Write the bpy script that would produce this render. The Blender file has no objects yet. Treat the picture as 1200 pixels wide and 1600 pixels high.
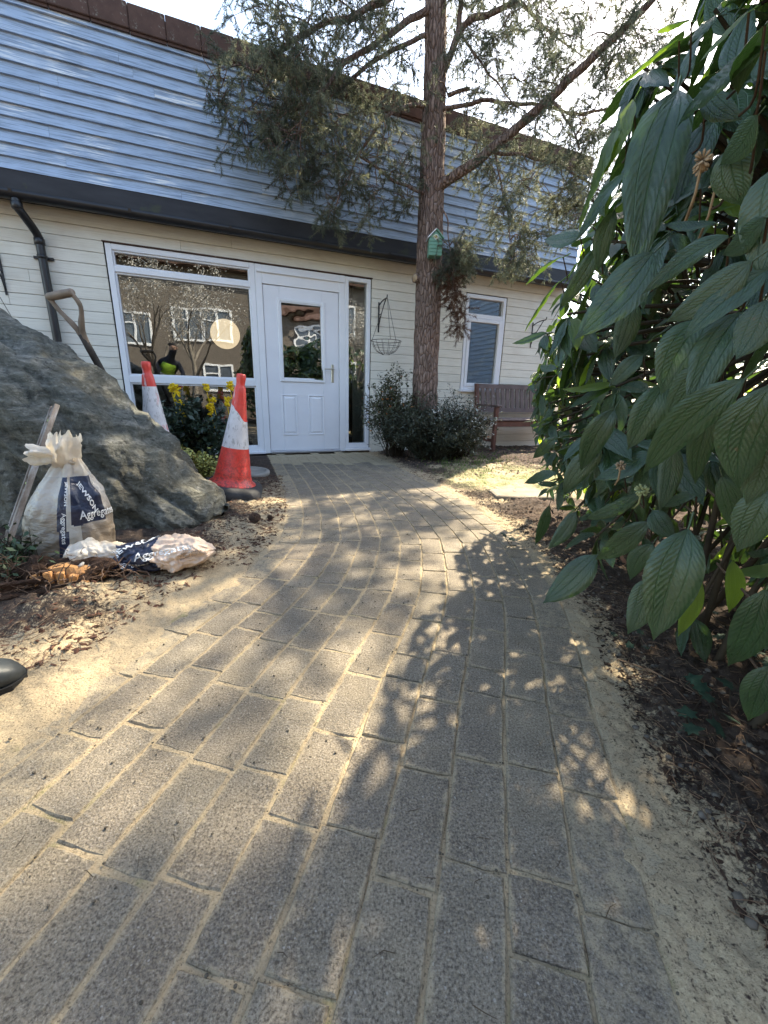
import bpy, math, random
import numpy as np
from mathutils import Vector, Matrix, Euler
from mathutils import noise as mn
PI = math.pi
rad = math.radians
random.seed(7)
rng = np.random.default_rng(7)
S = bpy.context.scene
COL = S.collection

# ------------------------------------------------------------------ camera
CAM_H, FPX = 0.72, 637.24
PITCH, ROLL, HOUSE = rad(16.06), rad(1.462), rad(23.05)
_fw = Vector((0, math.cos(PITCH), -math.sin(PITCH)))
_u0 = Vector((0, math.sin(PITCH), math.cos(PITCH)))
_r0 = Vector((1, 0, 0))
RT = _r0 * math.cos(ROLL) + _u0 * math.sin(ROLL)
UP = -_r0 * math.sin(ROLL) + _u0 * math.cos(ROLL)
camd = bpy.data.cameras.new('camera')
cam = bpy.data.objects.new('camera', camd)
COL.objects.link(cam)
camd.sensor_fit = 'HORIZONTAL'
camd.sensor_width = 36
camd.lens = 36 * FPX / 1200
camd.clip_start = 0.02
camd.clip_end = 3000
M = Matrix((RT, UP, -_fw)).transposed().to_4x4()
M.translation = Vector((0, 0, CAM_H))
cam.matrix_world = M
S.camera = cam
S.render.resolution_x, S.render.resolution_y = 768, 1024

# ------------------------------------------------------------------ sky, sun, exposure
SUN_AZ, SUN_EL = rad(35), rad(44)          # azimuth to the right of the heading
W = bpy.data.worlds.new('World')
S.world = W
W.use_nodes = True
nt = W.node_tree
nt.nodes.clear()
wo = nt.nodes.new('ShaderNodeOutputWorld')
bg = nt.nodes.new('ShaderNodeBackground')
sky = nt.nodes.new('ShaderNodeTexSky')
sky.sky_type = 'NISHITA'
sky.sun_disc = False
sky.sun_elevation = SUN_EL
sky.sun_rotation = SUN_AZ
sky.air_density = 1.0
sky.dust_density = 1.0
sky.ozone_density = 1.0
tc = nt.nodes.new('ShaderNodeTexCoord')
mp = nt.nodes.new('ShaderNodeMapping')
mp.inputs['Scale'].default_value = (1, 1, 3)
nz = nt.nodes.new('ShaderNodeTexNoise')
nz.inputs['Scale'].default_value = 1.6
nz.inputs['Detail'].default_value = 7
nz.inputs['Roughness'].default_value = 0.6
rp = nt.nodes.new('ShaderNodeValToRGB')
rp.color_ramp.elements[0].position = 0.60
rp.color_ramp.elements[0].color = (0.0, 0.0, 0.0, 1)
rp.color_ramp.elements[1].position = 0.80
rp.color_ramp.elements[1].color = (0.6, 0.6, 0.6, 1)
mx = nt.nodes.new('ShaderNodeMix')
mx.data_type = 'RGBA'
mx.inputs[7].default_value = (9.6, 9.2, 8.8, 1)
L = nt.links
L.new(tc.outputs['Generated'], mp.inputs[0])
L.new(mp.outputs[0], nz.inputs['Vector'])
L.new(nz.outputs['Fac'], rp.inputs[0])
L.new(rp.outputs[0], mx.inputs[0])
L.new(sky.outputs[0], mx.inputs[6])
L.new(mx.outputs[2], bg.inputs[0])
L.new(bg.outputs[0], wo.inputs[0])
bg.inputs[1].default_value = 0.15
sd = bpy.data.lights.new('sun', 'SUN')
sd.energy = 4.0
sd.angle = rad(0.8)
sd.color = (1.0, 0.93, 0.80)
sun = bpy.data.objects.new('sun', sd)
COL.objects.link(sun)
sdir = Vector((math.sin(SUN_AZ) * math.cos(SUN_EL), math.cos(SUN_AZ) * math.cos(SUN_EL), math.sin(SUN_EL)))
sun.rotation_euler = sdir.to_track_quat('Z', 'Y').to_euler()
sun.location = sdir * 20
S.view_settings.view_transform = 'Standard'
S.view_settings.look = 'None'
S.view_settings.exposure = 2.15
S.view_settings.gamma = 1
S.view_settings.use_curve_mapping = False
S.view_settings.use_white_balance = True
S.view_settings.white_balance_temperature = 7300
S.view_settings.white_balance_tint = 8
S.render.engine = 'CYCLES'
S.cycles.max_bounces = 8
S.cycles.transparent_max_bounces = 12

# ------------------------------------------------------------------ survey helpers
CW, SW = math.cos(HOUSE), math.sin(HOUSE)
WX = Vector((CW, SW, 0))
WY = Vector((-SW, CW, 0))
WALL = 5.10
def ray(x, y):
    return RT * ((x - 600) / FPX) + UP * ((800 - y) / FPX) + _fw
def at(x, y, Y):                      # photo point at forward distance Y
    d = ray(x, y)
    return Vector((0, 0, CAM_H)) + d * (Y / d.y)
def gp(x, y, z=0.0):                  # photo point on level z
    d = ray(x, y)
    return Vector((0, 0, CAM_H)) + d * ((z - CAM_H) / d.z)
def wp(x, y, D):                      # photo point on a plane parallel to the house front
    d = ray(x, y)
    return Vector((0, 0, CAM_H)) + d * (D / d.dot(WY))
def hw(x, d, z=0.0):                  # house coordinates to the world
    return WX * x + WY * (WALL + d) + Vector((0, 0, z))

# ------------------------------------------------------------------ materials
def sock(nt, v):
    return v
class Mat:
    def __init__(s, name, rough=0.6, spec=0.4, **kw):
        s.m = bpy.data.materials.new(name)
        s.m.use_nodes = True
        s.t = s.m.node_tree
        s.b = s.t.nodes['Principled BSDF']
        s.out = s.t.nodes['Material Output']
        s.b.inputs['Roughness'].default_value = rough
        s.b.inputs['Specular IOR Level'].default_value = spec
        s.co = None
    def put(s, node, i, v):
        if v is None:
            return
        if hasattr(v, 'is_output') or isinstance(v, bpy.types.NodeSocket):
            s.t.links.new(v, node.inputs[i])
        else:
            if isinstance(v, tuple) and len(v) == 3 and node.inputs[i].type == 'RGBA':
                v = (*v, 1)
            elif not isinstance(v, tuple) and node.inputs[i].type == 'RGBA':
                v = (v, v, v, 1)
            node.inputs[i].default_value = v
    def coord(s, kind='Object', scale=(1, 1, 1), rot=(0, 0, 0)):
        c = s.t.nodes.new('ShaderNodeTexCoord')
        m = s.t.nodes.new('ShaderNodeMapping')
        m.inputs['Scale'].default_value = scale
        m.inputs['Rotation'].default_value = rot
        s.t.links.new(c.outputs[kind], m.inputs[0])
        return m.outputs[0]
    def wcoord(s, scale=(1, 1, 1), rot=(0, 0, 0)):
        c = s.t.nodes.new('ShaderNodeNewGeometry')
        m = s.t.nodes.new('ShaderNodeMapping')
        m.inputs['Scale'].default_value = scale
        m.inputs['Rotation'].default_value = rot
        s.t.links.new(c.outputs['Position'], m.inputs[0])
        return m.outputs[0]
    def noise(s, vec, scale=5, detail=4, rough=0.55, dist=0.0):
        n = s.t.nodes.new('ShaderNodeTexNoise')
        n.inputs['Scale'].default_value = scale
        n.inputs['Detail'].default_value = detail
        n.inputs['Roughness'].default_value = rough
        n.inputs['Distortion'].default_value = dist
        s.t.links.new(vec, n.inputs['Vector'])
        return n.outputs['Fac']
    def vor(s, vec, scale=5, feat='F1', out='Distance', rnd=1.0):
        n = s.t.nodes.new('ShaderNodeTexVoronoi')
        n.feature = feat
        n.inputs['Scale'].default_value = scale
        n.inputs['Randomness'].default_value = rnd
        s.t.links.new(vec, n.inputs['Vector'])
        return n.outputs[out]
    def ramp(s, f, stops):
        n = s.t.nodes.new('ShaderNodeValToRGB')
        e = n.color_ramp.elements
        while len(e) < len(stops):
            e.new(0.5)
        for k, (p, c) in zip(e, stops):
            k.position = p
            if not isinstance(c, tuple):
                c = (c, c, c)
            k.color = (*c, 1)
        s.put(n, 0, f)
        return n.outputs[0]
    def mix(s, f, a, b, mode='MIX'):
        n = s.t.nodes.new('ShaderNodeMix')
        n.data_type = 'RGBA'
        n.blend_type = mode
        s.put(n, 0, f)
        s.put(n, 6, a)
        s.put(n, 7, b)
        return n.outputs[2]
    def math(s, op, a, b=0.0, c=None):
        n = s.t.nodes.new('ShaderNodeMath')
        n.operation = op
        s.put(n, 0, a)
        s.put(n, 1, b)
        if c is not None:
            s.put(n, 2, c)
        return n.outputs[0]
    def rnd(s):
        n = s.t.nodes.new('ShaderNodeObjectInfo')
        return n.outputs['Random']
    def attr(s, name):
        n = s.t.nodes.new('ShaderNodeAttribute')
        n.attribute_name = name
        return n.outputs['Fac']
    def sep(s, vec, i):
        n = s.t.nodes.new('ShaderNodeSeparateXYZ')
        s.t.links.new(vec, n.inputs[0])
        return n.outputs[i]
    def base(s, v):
        s.put(s.b, 'Base Color', v)
        return s
    def rough(s, v):
        s.put(s.b, 'Roughness', v)
        return s
    def bump(s, h, strength=0.5, dist=0.01, normal=None):
        n = s.t.nodes.new('ShaderNodeBump')
        n.inputs['Strength'].default_value = strength
        n.inputs['Distance'].default_value = dist
        s.put(n, 'Height', h)
        if normal:
            s.t.links.new(normal, n.inputs['Normal'])
        s.t.links.new(n.outputs[0], s.b.inputs['Normal'])
        return n.outputs[0]
def flat(name, c, rough=0.6, spec=0.4, var=0.15, scale=6, bump=0.1, bscale=60, metal=0.0, bd=0.003):
    m = Mat(name, rough, spec)
    v = m.coord()
    d = tuple(x * (1 - var) for x in c)
    u = tuple(min(1, x * (1 + var)) for x in c)
    m.base(m.ramp(m.noise(v, scale, 5), [(0.3, d), (0.7, u)]))
    if bump:
        m.bump(m.noise(v, bscale, 3), bump, bd)
    m.b.inputs['Metallic'].default_value = metal
    return m.m

# ------------------------------------------------------------------ mesh helpers
class MB:
    def __init__(s):
        s.v, s.f, s.m, s.sm, s.uv = [], [], [], [], None
        s.mi = 0
        s.smooth = False
    def add(s, vs, fs, mi=None, smooth=None):
        o = len(s.v)
        s.v += [tuple(x) for x in vs]
        s.f += [tuple(i + o for i in f) for f in fs]
        s.m += [s.mi if mi is None else mi] * len(fs)
        s.sm += [s.smooth if smooth is None else smooth] * len(fs)
    def box(s, a, b, bev=0.0, M=None):
        x0, y0, z0 = a
        x1, y1, z1 = b
        if bev <= 0:
            vs = [(x0, y0, z0), (x1, y0, z0), (x1, y1, z0), (x0, y1, z0), (x0, y0, z1), (x1, y0, z1), (x1, y1, z1), (x0, y1, z1)]
            fs = [(0, 3, 2, 1), (4, 5, 6, 7), (0, 1, 5, 4), (1, 2, 6, 5), (2, 3, 7, 6), (3, 0, 4, 7)]
        else:
            e = min(bev, (x1 - x0) * .45, (y1 - y0) * .45, (z1 - z0) * .45)
            vs, idx = [], {}
            for i in (0, 1):
                for j in (0, 1):
                    for k in (0, 1):
                        X, Y, Z = (x0, x1)[i], (y0, y1)[j], (z0, z1)[k]
                        ix, iy, iz = X + e * (1 - 2 * i), Y + e * (1 - 2 * j), Z + e * (1 - 2 * k)
                        for t, p in (('x', (X, iy, iz)), ('y', (ix, Y, iz)), ('z', (ix, iy, Z))):
                            idx[(i, j, k, t)] = len(vs)
                            vs.append(p)
            g = lambda i, j, k, t: idx[(i, j, k, t)]
            fs = []
            for i in (0, 1):
                q = [g(i, 0, 0, 'x'), g(i, 1, 0, 'x'), g(i, 1, 1, 'x'), g(i, 0, 1, 'x')]
                fs.append(q if i else q[::-1])
                q = [g(0, i, 0, 'y'), g(0, i, 1, 'y'), g(1, i, 1, 'y'), g(1, i, 0, 'y')]
                fs.append(q if i else q[::-1])
                q = [g(0, 0, i, 'z'), g(1, 0, i, 'z'), g(1, 1, i, 'z'), g(0, 1, i, 'z')]
                fs.append(q if i else q[::-1])
            for j in (0, 1):
                for k in (0, 1):
                    q = [g(0, j, k, 'y'), g(1, j, k, 'y'), g(1, j, k, 'z'), g(0, j, k, 'z')]
                    fs.append(q if (j != k) else q[::-1])
                    q = [g(j, 0, k, 'x'), g(j, 1, k, 'x'), g(j, 1, k, 'z'), g(j, 0, k, 'z')]
                    fs.append(q[::-1] if (j != k) else q)
                    q = [g(j, k, 0, 'x'), g(j, k, 1, 'x'), g(j, k, 1, 'y'), g(j, k, 0, 'y')]
                    fs.append(q if (j != k) else q[::-1])
            for i in (0, 1):
                for j in (0, 1):
                    for k in (0, 1):
                        q = [g(i, j, k, 'x'), g(i, j, k, 'y'), g(i, j, k, 'z')]
                        fs.append(q if (i + j + k) % 2 else q[::-1])
        if M is not None:
            vs = [M @ Vector(p) for p in vs]
        s.add(vs, fs)
    def tube(s, pts, rs, n=8, caps=True, smooth=True, rough=0.0, seed=0):
        pts = [Vector(p) for p in pts]
        if not hasattr(rs, '__len__'):
            rs = [rs] * len(pts)
        vs, fs = [], []
        t0 = (pts[1] - pts[0]).normalized()
        a = t0.orthogonal().normalized()
        for i, p in enumerate(pts):
            t = (pts[min(i + 1, len(pts) - 1)] - pts[max(i - 1, 0)]).normalized()
            a = (a - t * a.dot(t))
            a = a.normalized() if a.length > 1e-6 else t.orthogonal().normalized()
            b = t.cross(a)
            for k in range(n):
                th = 2 * PI * k / n
                r = rs[i]
                if rough:
                    r *= 1 + rough * mn.noise(Vector((math.cos(th) * 2 + seed, math.sin(th) * 2, i * .7)))
                vs.append(p + a * (math.cos(th) * r) + b * (math.sin(th) * r))
        for i in range(len(pts) - 1):
            for k in range(n):
                fs.append((i * n + k, i * n + (k + 1) % n, (i + 1) * n + (k + 1) % n, (i + 1) * n + k))
        if caps:
            fs.append(tuple(range(n))[::-1])
            fs.append(tuple((len(pts) - 1) * n + k for k in range(n)))
        s.add(vs, fs, smooth=smooth)
    def lathe(s, prof, n=24, M=None, mats=None, smooth=True, fn=None):
        vs, fs = [], []
        for (r, z) in prof:
            for k in range(n):
                th = 2 * PI * k / n
                p = Vector((r * math.cos(th), r * math.sin(th), z))
                if fn:
                    p = fn(p, th, z)
                vs.append(M @ p if M is not None else p)
        ms = []
        for i in range(len(prof) - 1):
            for k in range(n):
                fs.append((i * n + k, i * n + (k + 1) % n, (i + 1) * n + (k + 1) % n, (i + 1) * n + k))
        s.add(vs, fs, smooth=smooth)
        if mats:
            c = len(s.m) - len(fs)
            for i in range(len(prof) - 1):
                for k in range(n):
                    s.m[c + i * n + k] = mats(i, k)
        s.add([vs[k] for k in range(n)], [tuple(range(n))[::-1]], smooth=False)
        s.add([vs[(len(prof) - 1) * n + k] for k in range(n)], [tuple(range(n))], smooth=False)
    def mesh(s, name, mats):
        me = bpy.data.meshes.new(name)
        me.from_pydata(s.v, [], s.f)
        for m in (mats if isinstance(mats, (list, tuple)) else [mats]):
            me.materials.append(m)
        me.polygons.foreach_set('material_index', s.m)
        me.polygons.foreach_set('use_smooth', s.sm)
        me.update()
        return me
    def obj(s, name, mats, parent=None, loc=None, rot=None):
        return mkobj(name, s.mesh(name, mats), parent, loc, rot)
def mkobj(name, me, parent=None, loc=None, rot=None):
    o = bpy.data.objects.new(name, me)
    COL.objects.link(o)
    if parent is not None:
        o.parent = parent
    if loc is not None:
        o.location = loc
    if rot is not None:
        o.rotation_euler = rot
    return o
def thing(name, label, cat, loc=(0, 0, 0), rotz=0.0, group=None):
    o = bpy.data.objects.new(name, None)
    o.empty_display_size = 0.1
    COL.objects.link(o)
    o.location = loc
    o.rotation_euler = (0, 0, rotz)
    return tag(o, label, cat, group)
def tag(o, label, cat, group=None, kind=None):
    o['label'] = label
    o['category'] = cat
    if group:
        o['group'] = group
    if kind:
        o['kind'] = kind
    return o
def struct(o):
    o['kind'] = 'structure'
    return o
def stuff(o):
    o['kind'] = 'stuff'
    return o
def grid_mesh(name, V, mats, smooth=True, attrs=None):      # V: (ny, nx, 3) array
    ny, nx = V.shape[:2]
    me = bpy.data.meshes.new(name)
    me.vertices.add(ny * nx)
    me.vertices.foreach_set('co', V.reshape(-1).astype(np.float32))
    j, i = np.meshgrid(np.arange(ny - 1), np.arange(nx - 1), indexing='ij')
    a = (j * nx + i).ravel()
    q = np.stack([a, a + 1, a + nx + 1, a + nx], 1)
    raw_faces(me, q)
    me.polygons.foreach_set('use_smooth', np.full(len(q), smooth))
    for m in (mats if isinstance(mats, (list, tuple)) else [mats]):
        me.materials.append(m)
    for k, v in (attrs or {}).items():
        at_ = me.attributes.new(k, 'FLOAT', 'POINT')
        at_.data.foreach_set('value', v.reshape(-1).astype(np.float32))
    me.update()
    return me
def raw_faces(me, q):
    n, k = q.shape
    me.loops.add(n * k)
    me.loops.foreach_set('vertex_index', q.reshape(-1).astype(np.int32))
    me.polygons.add(n)
    me.polygons.foreach_set('loop_start', np.arange(0, n * k, k, dtype=np.int32))
    me.polygons.foreach_set('loop_total', np.full(n, k, dtype=np.int32))
    me.update(calc_edges=True)
def raw_mesh(name, V, q, mat, smooth=False):
    me = bpy.data.meshes.new(name)
    me.vertices.add(len(V))
    me.vertices.foreach_set('co', np.asarray(V, dtype=np.float32).reshape(-1))
    raw_faces(me, np.asarray(q))
    me.polygons.foreach_set('use_smooth', np.full(len(q), smooth))
    me.materials.append(mat)
    return me
# vectorised value noise
_perm = rng.random((256, 256)).astype(np.float64)
def vn(x, y):
    xi, yi = np.floor(x).astype(int), np.floor(y).astype(int)
    fx, fy = x - xi, y - yi
    fx, fy = fx * fx * (3 - 2 * fx), fy * fy * (3 - 2 * fy)
    g = lambda a, b: _perm[a & 255, b & 255]
    return (g(xi, yi) * (1 - fx) + g(xi + 1, yi) * fx) * (1 - fy) + (g(xi, yi + 1) * (1 - fx) + g(xi + 1, yi + 1) * fx) * fy
def fbm(x, y, s, o=4, g=0.5):
    r, a, t = 0, 1, 0
    for k in range(o):
        r = r + a * vn(x * s + 17.3 * k, y * s + 9.1 * k)
        t += a
        a *= g
        s *= 2.03
    return r / t
def sstep(a, b, x):
    t = np.clip((x - a) / (b - a), 0, 1)
    return t * t * (3 - 2 * t)

# ================================================================== GROUND AND PATH
# edge line of the third paving course from the right, surveyed along the path
CL = [(-0.10, -0.62), (0.02, -0.25), (0.10, 0.05), (0.166, 0.303), (0.231, 0.544), (0.306, 0.831), (0.38, 1.08), (0.445, 1.342), (0.480, 1.60), (0.498, 1.85), (0.499, 2.05), (0.461, 2.336), (0.393, 2.696), (0.209, 3.356), (-0.03, 4.05), (-0.263, 4.712), (-0.42, 5.15), (-0.5, 5.4)]
def catmull(P, n=12):
    P = [Vector((*p, 0)) if len(p) == 2 else Vector(p) for p in P]
    P = [P[0] * 2 - P[1]] + P + [P[-1] * 2 - P[-2]]
    out = []
    for i in range(1, len(P) - 2):
        for k in range(n):
            t = k / n
            a, b, c, d = P[i - 1], P[i], P[i + 1], P[i + 2]
            out.append(0.5 * ((2 * b) + (c - a) * t + (2 * a - 5 * b + 4 * c - d) * t * t + (3 * b - a - 3 * c + d) * t ** 3))
    out.append(P[-2].copy())
    return out
cl = catmull(CL)
for _ in range(6):
    cl = [cl[0]] + [(cl[i - 1] + cl[i] * 2 + cl[i + 1]) / 4 for i in range(1, len(cl) - 1)] + [cl[-1]]
CLA = np.array([[p.x, p.y] for p in cl])
TAN = np.gradient(CLA, axis=0)
TAN /= np.linalg.norm(TAN, axis=1)[:, None]
NOR = np.stack([-TAN[:, 1], TAN[:, 0]], 1)          # to the left
SARC = np.concatenate([[0], np.cumsum(np.linalg.norm(np.diff(CLA, axis=0), axis=1))])
PITCHW = 0.1035
def path_off(X, Y):                                 # signed offset to the left of the line, in metres
    sh = X.shape
    P = np.stack([X.ravel(), Y.ravel()], 1)
    out = np.zeros(len(P))
    for s0 in range(0, len(P), 20000):
        p = P[s0:s0 + 20000]
        d = ((p[:, None, :] - CLA[None]) ** 2).sum(2)
        i = d.argmin(1)
        out[s0:s0 + 20000] = ((p - CLA[i]) * NOR[i]).sum(1)
    return out.reshape(sh)
LEFT_W, RIGHT_W = 10 * PITCHW, 2 * PITCHW

def surf(X, Y):
    off = path_off(X, Y)
    n1 = fbm(X, Y, 3.1, 4)
    n2 = fbm(X + 5, Y, 14, 4)
    n3 = fbm(X, Y + 9, 55, 3)
    inside = np.minimum(LEFT_W - off, off + RIGHT_W)          # >0 on the path
    out = np.clip(-inside, 0, None)
    # drift of sand over the border courses
    farness = sstep(2.6, 1.2, Y)
    lw = 0.02 + 0.13 * sstep(1.5, .5, Y) * sstep(-.2, -.6, X)
    rw = 0.01 + 0.02 * sstep(1.1, .3, Y)
    drL = sstep(lw, lw * .1 - .02, LEFT_W - off + (n2 - .5) * .16)
    drR = sstep(rw, rw * .1 - .02, off + RIGHT_W + (n2 - .5) * .10)
    drift = np.maximum(drL, drR)
    z = -0.0015 + (n2 - .5) * .003 + (n3 - .5) * .002 - .003 * sstep(.58, .75, fbm(X + 3, Y + 3, 9, 3))
    z = np.minimum(z, -.0010)
    z = z + drift * (.0052 + .004 * n1 + (n3 - .5) * .009 + (n2 - .5) * .006)
    # ground beside the path
    rise = sstep(0, .35, out)
    left = off > 3 * PITCHW
    hl = .014 * sstep(.1, .5, out) * sstep(2.8, 1.9, Y) + .01 * rise
    hr = -.004 + .02 * rise
    z = z + np.where(left, hl, hr) + rise * ((n1 - .5) * .05 + (n2 - .5) * .03 + (n3 - .5) * .016)
    # dug soil and roots on the left, under the sacks
    d = np.hypot((X + 1.15) / .45, (Y - 1.27) / .17)
    z = z + .018 * sstep(1.1, .2, d) * (0.6 + n2)
    z = np.where(Y * CW - X * SW > 4.9, np.minimum(z, -.02), z)
    # sand share of the surface
    g = fbm(X + 31, Y + 7, 6, 5)
    sl = sstep(.60, .04, out + (g - .5) * .6) * np.where(left, 1, 0) * sstep(3.5, 2.6, Y + (g - .5))
    sr = .80 * sstep(.24, .02, out + (g - .5) * .26) * np.where(left, 0, 1)
    lawn = sstep(.9, .3, np.hypot((X - 1.15) / 1.25, (Y - 3.7) / 1.3) + (g - .5) * .9) * np.where(left, 0, 1) * sstep(.0, .15, out)
    sand = np.clip(np.where(inside > 0, 1.0, np.maximum(sl, sr)), 0, 1)
    sand = np.maximum(sand, lawn * .9)
    moss = sstep(.60, .74, fbm(X + 77, Y, 11, 4)) * (inside > 0) * (Y < 1.6) * .35
    grass = sstep(.62, .78, g + .25 * lawn) * lawn
    return z, sand, np.maximum(grass, moss)

xs = np.unique(np.concatenate([np.linspace(-60, -6, 22), np.linspace(-6, -2.2, 50), np.linspace(-2.2, -.9, 100), np.linspace(-.9, .9, 300), np.linspace(.9, 2.2, 90), np.linspace(2.2, 6, 50), np.linspace(6, 60, 22)]))
ys = np.unique(np.concatenate([np.linspace(-60, -2, 25), np.linspace(-2, .2, 40), np.linspace(.2, 1.3, 210), np.linspace(1.3, 2.6, 130), np.linspace(2.6, 5.8, 150), np.linspace(5.8, 60, 35)]))
GX, GY = np.meshgrid(xs, ys)
GZ, GS, GG = surf(GX, GY)
def ground_z(x, y):
    return float(surf(np.array([[x]], float), np.array([[y]], float))[0][0, 0])

m = Mat('ground_mix', 0.95, 0.15)
v = m.wcoord()
fine = m.noise(v, 220, 4, .7)
mid = m.noise(v, 38, 5, .65)
lo = m.noise(v, 5, 5)
peb = m.vor(v, 120)
soil = m.ramp(mid, [(.25, (.020, .015, .012)), (.5, (.052, .039, .031)), (.75, (.115, .088, .068))])
soil = m.mix(m.ramp(m.noise(m.wcoord((300, 40, 80), (0, 0, .7)), 1, 3), [(.60, 0.0), (.72, .6)]), soil, (.22, .15, .10))
soil = m.mix(m.ramp(m.noise(v, 2.2, 4), [(.42, 0.0), (.62, .55)]), soil, (.085, .055, .042))
sandc = m.ramp(fine, [(.25, (.27, .205, .125)), (.55, (.45, .355, .225)), (.8, (.60, .49, .33))])
sandc = m.mix(m.ramp(lo, [(.35, .55), (.65, 0.0)]), sandc, (.27, .21, .14))
sandc = m.mix(m.ramp(m.noise(v, 230, 4, .7), [(.55, 0.0), (.63, .8)]), sandc, (.10, .078, .055))
sf = m.math('ADD', m.attr('sand'), m.math('ADD', m.math('MULTIPLY', m.math('SUBTRACT', mid, .5), 1.0), m.math('MULTIPLY', m.math('SUBTRACT', m.noise(v, 130, 4, .7), .5), 2.2)))
c = m.mix(m.ramp(sf, [(.35, 0.0), (.65, 1.0)]), soil, sandc)
gr = m.ramp(m.noise(v, 90, 3), [(.3, (.05, .085, .02)), (.7, (.17, .20, .06))])
c = m.mix(m.math('MULTIPLY', m.attr('green'), m.ramp(m.noise(v, 60, 3), [(.4, 0.2), (.6, 1.0)])), c, gr)
m.base(c)
m.bump(m.math('ADD', m.math('MULTIPLY', mid, .8), m.math('MULTIPLY', fine, .35)), .9, .008)
GROUND = m.m
V = np.stack([GX, GY, GZ], 2)
go = mkobj('ground', grid_mesh('ground', V, GROUND, True, {'sand': GS, 'green': GG}))
struct(go)

# paving blocks
def paver_mat():
    m = Mat('concrete_block', 0.9, 0.25)
    v = m.wcoord()
    o = m.coord('Object')
    r = m.rnd()
    basec = m.ramp(m.noise(v, 12, 5, .6), [(.3, (.135, .115, .088)), (.7, (.255, .220, .172))])
    basec = m.mix(m.math('MULTIPLY', r, .45), basec, (.14, .11, .09))
    fine = m.noise(v, 250, 3, .75)
    basec = m.mix(m.ramp(fine, [(.36, .65), (.48, 0.0)]), basec, (.050, .043, .034))
    basec = m.mix(m.ramp(fine, [(.52, 0.0), (.68, .6)]), basec, (.40, .36, .29))
    basec = m.mix(m.ramp(m.noise(v, 95, 4, .7), [(.36, .40), (.48, 0.0)]), basec, (.065, .056, .044))
    vc = m.vor(v, 150, out='Color')
    n = m.t.nodes.new('ShaderNodeSeparateColor')
    m.t.links.new(vc, n.inputs[0])
    speck = m.math('MULTIPLY', m.math('GREATER_THAN', n.outputs[0], .90), m.math('LESS_THAN', m.math('ADD', m.vor(v, 150), m.math('MULTIPLY', m.noise(v, 400, 2), .5)), .48))
    basec = m.mix(m.math('MULTIPLY', speck, .6), basec, (.42, .39, .34))
    # sand dust settled near the arrises and in drifts
    ax = m.math('ABSOLUTE', m.sep(o, 0))
    ay = m.math('ABSOLUTE', m.sep(o, 1))
    ex = m.math('SUBTRACT', .049, ax)
    ey = m.math('SUBTRACT', .099, ay)
    e = m.math('MINIMUM', ex, ey)
    ed = m.ramp(m.math('ADD', m.math('MULTIPLY', e, 26), m.math('MULTIPLY', m.math('SUBTRACT', m.noise(v, 45, 5, .7), .5), 1.2)), [(.0, .75), (.20, 0.0)])
    dr = m.ramp(m.math('ADD', m.noise(v, 4.0, 5, .6), m.math('MULTIPLY', m.math('SUBTRACT', fine, .5), .5)), [(.46, 0.0), (.74, .5)])
    grit = m.ramp(m.noise(v, 170, 3, .6), [(.50, 0.0), (.60, .55)])
    oi = m.t.nodes.new('ShaderNodeObjectInfo')
    oc = m.sep(oi.outputs['Color'], 0)
    film = m.ramp(m.math('ADD', oc, m.math('MULTIPLY', m.math('SUBTRACT', m.noise(v, 30, 7, .75), .5), 1.8)), [(.42, 0.0), (.85, .95)])
    dust = m.math('MAXIMUM', m.math('MAXIMUM', ed, dr), m.math('MAXIMUM', film, m.math('MULTIPLY', grit, .5)))
    c = m.mix(dust, basec, (.40, .325, .215))
    c = m.mix(m.ramp(fine, [(.36, .6), (.47, 0.0)]), c, (.09, .07, .05))
    c = m.mix(m.ramp(m.noise(v, 23, 4), [(.68, 0.0), (.78, .35)]), c, (.055, .06, .03))
    m.base(c)
    h = m.math('ADD', fine, m.math('MULTIPLY', m.noise(v, 70, 4, .6), .8))
    m.bump(h, .8, .004)
    return m.m
PAVER = paver_mat()
def block_mesh(i, L=.1985, Wd=.0993, T=.05):
    r = random.Random(i * 13 + int(L * 1000))
    pts = []
    hx, hy = Wd / 2, L / 2
    cr = .003
    n1, n2 = 3, 5
    def edge(ax, ay, bx, by, n):
        for k in range(n):
            t = k / n
            pts.append((ax + (bx - ax) * t, ay + (by - ay) * t))
    edge(-hx + cr, -hy, hx - cr, -hy, n1)
    edge(hx, -hy + cr, hx, hy - cr, n2)
    edge(hx - cr, hy, -hx + cr, hy, n1)
    edge(-hx, hy - cr, -hx, -hy + cr, n2)
    pts = [(x + r.uniform(-.0012, .0012), y + r.uniform(-.0012, .0012)) for x, y in pts]
    n = len(pts)
    vs = [(x, y, -T) for x, y in pts] + [(x, y, -.0032 - r.random() * .0012) for x, y in pts]
    vs += [(x * (1 - (.0018 + r.random() * .0018) / hx), y * (1 - (.0018 + r.random() * .0018) / hy), -r.random() * .0009) for x, y in pts]
    fs = []
    for k in range(n):
        for l in (0, 1):
            fs.append((l * n + k, l * n + (k + 1) % n, (l + 1) * n + (k + 1) % n, (l + 1) * n + k))
    fs.append(tuple(2 * n + k for k in range(n)))
    mb = MB()
    mb.add(vs, fs[:-1], smooth=False)
    mb.add(vs, [fs[-1]], smooth=False)
    return mb.mesh('paving_block', PAVER)
full = [block_mesh(i) for i in range(8)]
half = [block_mesh(i + 20, .0985) for i in range(4)]
narrow = [block_mesh(i + 40, .1425) for i in range(3)]
path = mkobj('path', None)
struct(path)
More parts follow.
